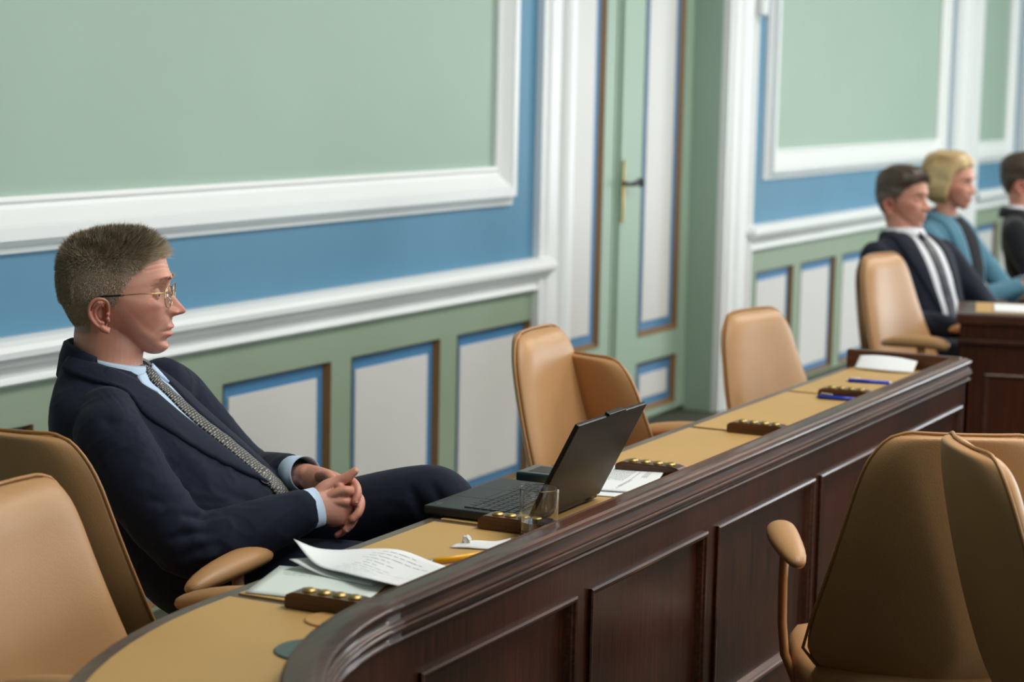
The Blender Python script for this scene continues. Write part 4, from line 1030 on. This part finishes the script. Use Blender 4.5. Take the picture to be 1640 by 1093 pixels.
wt = .25+.9*np.exp(-((X_-.19)**2+(Y_+.22)**2+(Z_-.72)**2)/.09**2)+.6*np.exp(-((X_-.24)**2+(Y_+.05)**2+(Z_-.74)**2)/.10**2)+.5*np.exp(-((X_-.06)**2+(Y_+.2)**2+(Z_-.86)**2)/.06**2)
dep += -.0042*np.clip(wr, 0, 1)**3*wt-.0022*np.clip(wr2, 0, 1)**3*wt
co2 = co-nr*dep[:, None]; setcoords(jm, co2)
jacket = link('jacket', jm, M['navy'], man, True, 'navy wool suit jacket, buttoned')
sn = Snap(jm)
# shirt wedge, tie, lapels laid down the front
fc = [(.074, -.018, .980), (.100, -.026, .955), (.140, -.030, .918), (.190, -.034, .878), (.240, -.036, .840), (.285, -.040, .800), (.318, -.036, .765)]
def side_of(c_, w_, up=0): return (c_[0]+LAT.x*w_, c_[1]+LAT.y*w_, c_[2]+up)
ws = [.046, .050, .042, .036, .032, .026, .022]
ribbon('shirt_front', sn, [side_of(c_, -w_) for c_, w_ in zip(fc, ws)], [side_of(c_, w_) for c_, w_ in zip(fc, ws)], .0006, .0015, M['shirt'], man, label='pale blue shirt front')
tw = [.014, .017, .021, .024, .026, .028, .030]
tc_ = [(c_[0]+LAT.x*.004, c_[1]+.004, c_[2]) for c_ in fc]+[(.352, -.030, .742)]
tw.append(.031)
ribbon('tie', sn, [side_of(c_, -w_) for c_, w_ in zip(tc_, tw)], [side_of(c_, w_) for c_, w_ in zip(tc_, tw)], .0035, .004, M['tie'], man, 60, 9, 'black and grey woven tie', .002, True, .3)
V, F = tubes([(.062, -.016, .990, .013, .018), (.074, -.020, .978, .016, .019), (.088, -.024, .962, .013, .016)], 20, Vector((0, 1, 0)))
kt = mesh_obj('tie_knot', V, F, M['tie'], man, True)
ul = kt.data.uv_layers.new(name='UV')
for lp_ in kt.data.loops:
    v = kt.data.vertices[lp_.vertex_index].co; ul.data[lp_.index].uv = ((v.y+.04)/.04, (v.x+v.z*-.8)*2.2)
# near (right) lapel
inn = [(.005, -.084, 1.002), (.035, -.078, .992), (.072, -.064, .968), (.118, -.060, .925), (.170, -.058, .885), (.225, -.060, .845), (.272, -.064, .805), (.292, -.062, .785)]
out_ = [(.0, -.100, .985), (.018, -.122, .965), (.045, -.130, .940), (.090, -.135, .915), (.150, -.125, .868), (.212, -.104, .828), (.268, -.078, .795), (.297, -.060, .781)]
ribbon('lapel', sn, inn, out_, .001, .0045, M['navy'], man, 50, 9, bulge=.002, edge=.9)
ribbon('collar_leaf', sn, [(-.062, -.055, 1.030), (-.022, -.080, 1.012), (.012, -.086, 1.000), (.034, -.084, .990)], [(-.078, -.078, 1.000), (-.036, -.106, .984), (.0, -.116, .972), (.020, -.114, .966)], .002, .005, M['navy'], man, 30, 7, edge=.9)
inn2 = [(-.010, .085, 1.010), (.045, .072, .995), (.095, .030, .968), (.140, .010, .928), (.195, .000, .888), (.248, -.004, .845), (.290, -.010, .803), (.308, -.022, .780)]
out2 = [(-.03, .105, 1.0), (.030, .115, .975), (.080, .110, .948), (.130, .105, .918), (.185, .085, .875), (.240, .055, .835), (.285, .015, .80), (.306, -.020, .778)]
ribbon('lapel', sn, inn2, out2, .001, .0045, M['navy'], man, 50, 9, bulge=.002, edge=.9)
# collar notch seam on the near lapel
ribbon('collar_notch', sn, [(.040, -.100, .968), (.022, -.125, .955)], [(.044, -.101, .966), (.026, -.127, .953)], .0052, .0006, M['charcoal'], man, 10, 3)
# jacket collar standing behind the neck
def collar_loop(rx, ry, cx, cz, tilt, z0, a0, a1, n=34, cy=0):
    return [Vector((cx+rx*math.cos(a), cy+ry*math.sin(a), cz+z0+tilt*math.cos(a))) for a in np.linspace(a0, a1, n)]
def band(name, loops, th, m, label=None):
    V, F = loft(loops, False, False); o = mesh_obj(name, V, F, m, man, True, label)
    s_ = o.modifiers.new('s', 'SOLIDIFY'); s_.thickness = th; s_.offset = 0; return o
A0, A1 = R(96), R(264)
band('jacket_collar', [collar_loop(.072, .072, -.006, 1.000, -.024, .002, A0, A1), collar_loop(.075, .076, -.007, 1.005, -.026, .014, A0, A1), collar_loop(.081, .082, -.008, 1.000, -.028, .013, A0, A1), collar_loop(.088, .091, -.008, .985, -.028, .006, A0, A1), collar_loop(.096, .104, -.006, .962, -.026, -.006, A0, A1)], .004, M['navy'])
A0, A1 = R(14), R(346)
band('shirt_collar', [collar_loop(.066, .064, .002, .992, -.010, .008, A0, A1), collar_loop(.068, .066, .002, 1.000, -.012, .012, A0, A1), collar_loop(.072, .069, .003, 1.000, -.014, .008, A0, A1), collar_loop(.077, .074, .006, .985, -.018, .000, A0, A1), collar_loop(.082, .080, .010, .966, -.026, -.002, A0, A1)], .0022, M['shirt'], 'pale blue shirt collar')
# collar points beside the knot
for s in (-1, 1):
    ribbon('collar_point', sn, [(.070, -.015+s*.020, .992), (.082, -.018+s*.034, .974), (.094, -.02+s*.040, .957)], [(.060, -.015+s*.052, .990), (.070, -.018+s*.056, .973), (.094, -.02+s*.042, .955)], .005, .002, M['shirt'], man, 14, 5)
# button, cuffs
V, F = lathe([(0, 0), (.0095, 0), (.0105, .0015), (.0100, .003), (.007, .0022), (0, .0022)], 20, False)
for p in ((.286, -.066, .786),):
    bp_ = sn(p, .002); loc, nn, _, _ = sn.t.find_nearest(Vector(p)); mt = Matrix.Translation(bp_) @ nn.to_track_quat('Z', 'Y').to_matrix().to_4x4()
    mesh_obj('jacket_button', [mt @ Vector(v) for v in V], F, M['black'], man, True)
def cuff(p0, p1, p2, r0_, r1_, up=Vector((0, 0, 1))):
    pts = [Vector(p) for p in (p0, p1, p2)]; s_, b_ = frame_of(pts[2]-pts[0], up); rings = []
    for p, (ra, rb) in ((pts[0], r0_), (pts[1], r0_), (pts[2], r1_), (pts[2]-(pts[2]-pts[1])*.1, tuple(a-.002 for a in r1_)), (pts[1], tuple(a-.004 for a in r0_))):
        rings.append([p+s_*math.cos(2*PI*j/32)*ra+b_*math.sin(2*PI*j/32)*rb for j in range(32)])
    V, F = loft(rings, False); return mesh_obj('shirt_cuff', V, F, M['shirt'], man, True, 'pale blue shirt cuff')
cuff((.350, -.147, .748), (.372, -.134, .755), (.399, -.119, .761), (.0355, .038), (.033, .037))
cuff((.312, .103, .774), (.338, .062, .784), (.362, .026, .793), (.036, .037), (.032, .034))
# ---- trousers, shoes
tr = [ring_loft([((.36, 0, .63), (.16, 0, .60), .17), ((.38, 0, .585), (.14, 0, .54), .18), ((.34, 0, .52), (.17, 0, .505), .16)], n=36),
      tubes([(.26, .09, .60, .09), (.36, .085, .655, .092, .086), (.47, .065, .705, .084, .078), (.575, .040, .745, .070, .066), (.620, .028, .748, .060, .060), (.650, .008, .705, .058), (.672, -.020, .63, .058), (.705, -.06, .50, .054), (.735, -.10, .36, .045), (.745, -.115, .29, .042)], 28),
      tubes([(.26, -.09, .59, .09), (.38, -.10, .61, .090, .084), (.50, -.115, .615, .078), (.585, -.125, .61, .066), (.615, -.128, .575, .062), (.618, -.13, .48, .060), (.610, -.13, .32, .056), (.60, -.13, .16, .050), (.60, -.13, .09, .052)], 28)]
tm_ = voxel(tr, .006, 5); co = coords(tm_); nr = normals(tm_); dep = np.zeros(len(co))
for a, b_, wd, am in (((.56, -.02, .79), (.60, -.035, .70), .010, .007), ((.60, -.02, .80), (.64, -.045, .72), .009, .007), ((.50, .0, .72), (.60, -.02, .68), .012, .006), ((.36, -.02, .70), (.43, .04, .76), .010, .006), ((.34, .04, .72), (.42, .10, .75), .012, .005)): dep += crease(a, b_, wd, am)
setcoords(tm_, co-nr*dep[:, None]); link('trousers', tm_, M['navy'], man, True)
def shoe(loc, rz, rx=0):
    secs = [(-.09, .028, .0, .065), (-.07, .036, .0, .07), (-.02, .036, .0, .078), (.04, .040, .0, .060), (.10, .045, .0, .045), (.15, .042, .0, .036), (.185, .026, .004, .026)]
    rings = [[Vector((x, w_*math.cos(a), z0+(h_-z0)*(.5+.5*math.sin(a))-(0.012 if math.sin(a) < -.3 else 0))) for a in [2*PI*j/20 for j in range(20)]] for x, w_, z0, h_ in secs]
    V, F = loft(rings); o = mesh_obj('shoe', V, F, M['black'], man, True); o.location = loc; o.rotation_euler = (0, R(rx), R(rz)); md = o.modifiers.new('s', 'SUBSURF'); md.levels = 1; md.render_levels = 1; return o
shoe((.62, -.13, .012), 0); shoe((.78, -.125, .20), -20, 35)
# ------------------------------------------------------------------ the people farther down the room
def rotm(lean, px=0, pz=.56): return Matrix.Translation((px, 0, pz)) @ Matrix.Rotation(R(-lean), 4, 'Y') @ Matrix.Translation((-px, 0, -pz))
def hair_cap(parent, H, m, region, thick, tonef, name='hair'):
    """a solid cap of hair: the skull surface pushed out where hair grows and in elsewhere"""
    V, F = head_verts(150, 90, nose=0); V = np.asarray(V); x, y, z = V.T
    nr = np.stack([x, y*1.5, z], 1); nr /= np.linalg.norm(nr, axis=1, keepdims=True)
    k = np.clip(region(x, np.abs(y), z), 0, 1); th = thick(x, np.abs(y), z)
    lump = .0016*np.sin(y*190+x*60+2*np.sin(z*60))
    W = V+nr*(k*(th+lump)-(1-k)*.012)[:, None]
    me = bpy.data.meshes.new(name); me.from_pydata(npx(W, H).tolist(), [], F); tint(me, tonef(x, y, z)+RNG.normal(0, .08, len(x)))
    return link(name, me, m, parent, True)
def far_person(loc, heading, label, cloth, lean, head_yaw, head_pitch=0, arms=None, hair=None, female=False, shirt='wshirt', tiem=None, open_w=.05, hs=1.0, hands=True):
    p = empty('person', (loc[0], loc[1], 0), R(heading), label, 'person')
    p.scale = (.96, .96, .96)
    T = rotm(lean); tp = lambda q: tuple(T @ Vector(q))
    s = .88 if female else 1.0
    RG = [((.13, 0, .50), (-.13, 0, .50), .17), ((.155, 0, .60), (-.13, 0, .60), .175*s), ((.150, 0, .72), (-.12, 0, .72), .165*s), ((.145, 0, .84), (-.12, 0, .84), .178*s), ((.125, 0, .94), (-.115, 0, .94), .19*s), ((.095, 0, 1.0), (-.10, 0, 1.0), .182*s), ((.068, 0, 1.035), (-.085, 0, 1.04), .135*s), ((.052, 0, 1.055), (-.07, 0, 1.065), .078)]
    RG = [(tp(a), tp(b_), w_) for a, b_, w_ in RG]
    tor = ring_loft(resample_rings(RG, 26), n=36, e=2.25)
    hc = T @ Vector((.035, 0, 1.215)); H = hm(hc, head_yaw, head_pitch, 0, hs)
    # body
    hv, hf = head_verts(170, 90, nose=.85 if female else 1.0, jaw=.92 if female else 1.0)
    X = lambda vf: xf(vf, H)
    nb = T @ Vector((0, 0, 1.0)); nt = H @ Vector((-.01, 0, -.07)); nr_ = .048 if female else .058
    pc = [(list(npx(hv, H)), hf), X(ear_parts(-1)), X(ear_parts(1)), X(lids(-1)), X(lids(1)),
          tubes([(*nb, nr_*1.5), (*(nb.lerp(nt, .4)), nr_*1.05), (*nt, nr_)], 24, Vector((0, 1, 0))),
          tubes([(*tp((0, 0, .98)), .07, .12), (*tp((0, 0, .80)), .08, .12), (*tp((0, 0, .62)), .09, .13)], 16, Vector((0, 1, 0)))]
    sh = []
    for sd in (1, -1):
        S0 = Vector(tp((-.01, sd*.155*s, .985))); S1 = Vector(tp((0, sd*.185*s, .955)))
        e_, w_ = (Vector(q) for q in arms[0 if sd == 1 else 1]); k_ = .86 if female else 1
        sh.append(tubes([(*S0, .055*k_), (*S1, .068*k_, .072*k_), (*(S1.lerp(e_, .5)+Vector((-.008, sd*.012, 0))), .060*k_), (*e_, .054*k_), (*(e_.lerp(w_, .5)), .048*k_), (*(e_.lerp(w_, .86)), .040*k_)], 22))
        pc.append(tubes([(*S1, .04), (*e_, .034), (*w_, .024)], 12))
        if hands:
            d = (w_-e_).normalized(); up = Vector((0, 0, 1)); lt = d.cross(up).normalized()
            pc.append(tubes([(*w_, .022, .026), (*(w_+d*.035), .017, .036), (*(w_+d*.075), .015, .038), (*(w_+d*.085), .012, .034)], 16, up))
            for f in range(4):
                b0 = w_+d*.072+lt*(-.027+.018*f); b1 = b0+d*.038-up*.004; b2 = b1+d*.024-up*.016; b3 = b2+d*.012-up*.018
                pc.append(tubes([(*b0, .0092), (*b1, .0090), (*b2, .0084), (*b3, .0072)], 10))
            t0 = w_+d*.02+lt*sd*.022; pc.append(tubes([(*t0, .013), (*(t0+d*.03+lt*sd*.018), .011), (*(t0+d*.058+lt*sd*.014), .009)], 10))
    bm_ = voxel(pc, .0036, 1); skin_tint(bm_, H, False); link('body', bm_, M['skin'], p, True)
    for sd in (-1, 1): eye(p, H, sd); eyebrow(p, H, sd, hair[0], .25, 160)
    jm = voxel([tor, *sh], .008, 4); co = coords(jm); nr = normals(jm)
    setcoords(jm, co-nr*(.003*np.sin(co[:, 0]*50+co[:, 2]*70+4*np.sin(co[:, 1]*25))*np.exp(-((co[:, 2]-.72)/.12)**2))[:, None])
    link('jacket', jm, M[cloth], p, True); sn = Snap(jm)
    fr = [tp(q) for q in ((.062, 0, 1.045), (.085, 0, 1.01), (.115, 0, .96), (.140, 0, .88), (.150, 0, .80), (.155, 0, .70), (.155, 0, .62))]
    wv = [.042, .05, open_w, open_w*1.0, open_w*.95, open_w*.8, open_w*.6]
    off = lambda c_, w_: (c_[0], c_[1]+w_, c_[2])
    ribbon('shirt_front' if not female else 'black_top', sn, [off(c_, -w_) for c_, w_ in zip(fr, wv)], [off(c_, w_) for c_, w_ in zip(fr, wv)], .001, .002, M[shirt], p, 30, 7)
    if tiem:
        ribbon('tie', sn, [off(c_, -.024) for c_ in fr], [off(c_, .024) for c_ in fr], .004, .004, M[tiem], p, 30, 5, uv=True)
        V, F = tubes([(*fr[0], .016), (*fr[1], .018)], 14); mesh_obj('tie_knot', V, F, M['navy2'], p, True)
    for sd in (-1, 1):
        i_ = [off(tp(q), sd*w_) for q, w_ in zip(((-.02, 0, 1.075), (.05, 0, 1.05), (.085, 0, 1.01), (.115, 0, .96), (.14, 0, .88), (.15, 0, .80), (.155, 0, .70)), (.075, .055, .05, open_w, open_w, open_w*.95, open_w*.8))]
        o_ = [off(tp(q), sd*w_) for q, w_ in zip(((-.03, 0, 1.06), (.04, 0, 1.03), (.075, 0, .99), (.11, 0, .94), (.135, 0, .87), (.15, 0, .79), (.155, 0, .69)), (.10, .115, .125, open_w+.07, open_w+.055, open_w+.03, open_w*.8+.006))]
        ribbon('lapel', sn, i_, o_, .001, .006, M[cloth], p, 30, 6, edge=.9)
    def loop(rx, dz, cx=0): return [T @ Vector((cx+rx*math.cos(a), rx*.95*math.sin(a), 1.05+dz-.02*math.cos(a))) for a in [2*PI*j/30 for j in range(31)]]
    if not female:
        V, F = loft([loop(.066, .02), loop(.070, .035), loop(.078, .02), loop(.084, -.005)], False, False); c_ = mesh_obj('shirt_collar', V, F, M[shirt], p, True); q = c_.modifiers.new('s', 'SOLIDIFY'); q.thickness = .003
    def arc(rx, dz): return [T @ Vector((-.006+rx*math.cos(a), rx*.98*math.sin(a), 1.05+dz-.024*math.cos(a))) for a in np.linspace(R(65), R(295), 26)]
    V, F = loft([arc(.078, 0), arc(.082, .022), arc(.092, .012), arc(.105, -.02)], False, False); c_ = mesh_obj('jacket_collar', V, F, M[cloth], p, True); q = c_.modifiers.new('s', 'SOLIDIFY'); q.thickness = .005
    # trousers to the floor, knees forward
    tr = [tubes([(0, 0, .57, .17, .12), (.10, 0, .56, .16, .10)], 20, Vector((0, 0, 1)))]
    for sd in (1, -1): tr.append(tubes([(0, sd*.09, .57, .085), (.22, sd*.11, .57, .078), (.42, sd*.12, .56, .064), (.45, sd*.12, .50, .06), (.44, sd*.12, .30, .056), (.42, sd*.12, .10, .05)], 20))
    link('trousers', voxel(tr, .012, 3), M[cloth], p, True)
    for sd in (1, -1):
        secs = [(-.07, .030, .06), (0, .036, .07), (.08, .045, .045), (.15, .036, .03), (.17, .02, .02)]
        V, F = loft([[Vector((.42+x, sd*.12+w_*math.cos(a), h_*(.5+.5*math.sin(a)))) for a in [2*PI*j/14 for j in range(14)]] for x, w_, h_ in secs]); mesh_obj('shoe', V, F, M['black'], p, True)
    hair_cap(p, H, *hair)
    return p, H
def reg_short(x, ay, z):
    line = np.interp(x, [-.12, -.085, -.06, -.032, -.002, .004, .022, .034, .046, .060, .078, .095], [-.075, -.080, -.085, -.020, -.016, -.030, -.010, .006, .022, .036, .050, .058]); return np.clip((z-line)/.010+.5, 0, 1)
top_th = lambda x, ay, z: .003+.013*np.clip((z-.02-.45*np.clip(x, 0, 1))/.04, 0, 1)
m2, H2 = far_person((7.62, 2.11), -118, 'man with combed dark hair in a dark suit and white shirt behind the empty chair', 'navy2', 21, 16, -4,
    arms=(((.10, .24, .70), (.33, .14, .72)), ((.08, -.215, .72), (.28, -.12, .70))), hair=(M['hair2'], reg_short, top_th, lambda x, y, z: .35+.4*(z < .03)*(np.abs(y) > .04)), tiem='tie2', open_w=.06)
crop_hair(m2, H2, M['hair2'], 5000, line1, lambda x, y, z: .012+.016*np.clip((z-.02)/.05, 0, 1)*np.ones(len(x)), lambda x, y, z: RNG.normal(.4, .2, len(x))+.35*(z < .035)*(np.abs(y) > .04), lambda x, y, z, n: n*.7+np.array([[.5, .25, -.1]]), .0022)
def reg_bob(x, ay, z):
    f = np.clip((.040-x-.25*np.clip(-z, 0, .1))/.010+.5, 0, 1); cap_ = np.clip((z-np.interp(x, [.0, .05, .08, .1], [-.12, .030, .055, .072]))/.010+.5, 0, 1)
    return np.maximum(f, cap_)*np.clip((z+.122)/.006, 0, 1)
bob_th = lambda x, ay, z: .016+.012*np.clip(z/.08, 0, 1)+.016*g(z, -.055, .05)*np.clip(ay/.05, 0, 1)+.014*np.clip(-(x+.02)/.06, 0, 1)-.012*np.clip((x-.045)/.03, 0, 1)
w_, H3 = far_person((8.50, 2.28), -100, 'woman with a blonde bob in a steel blue blazer over a black top', 'bluejkt', 6, 0, -4,
    arms=(((.16, .23, .72), (.35, .02, .80)), ((.14, -.25, .70), (.36, -.04, .79))), hair=(M['hair3'], reg_bob, bob_th, lambda x, y, z: .55+.2*np.sin(y*150)+0*x), female=True, shirt='blktop', open_w=.062, hs=.97)
m3, H4 = far_person((9.27, 2.07), -90, 'man in a black suit cut off by the right picture edge beside the woman', 'charcoal', 14, 12, 0,
    arms=(((.10, .24, .70), (.33, .14, .74)), ((.06, -.26, .70), (.30, -.16, .74))), hair=(M['hair2'], reg_short, top_th, lambda x, y, z: .2+0*x), tiem=None, open_w=.035)
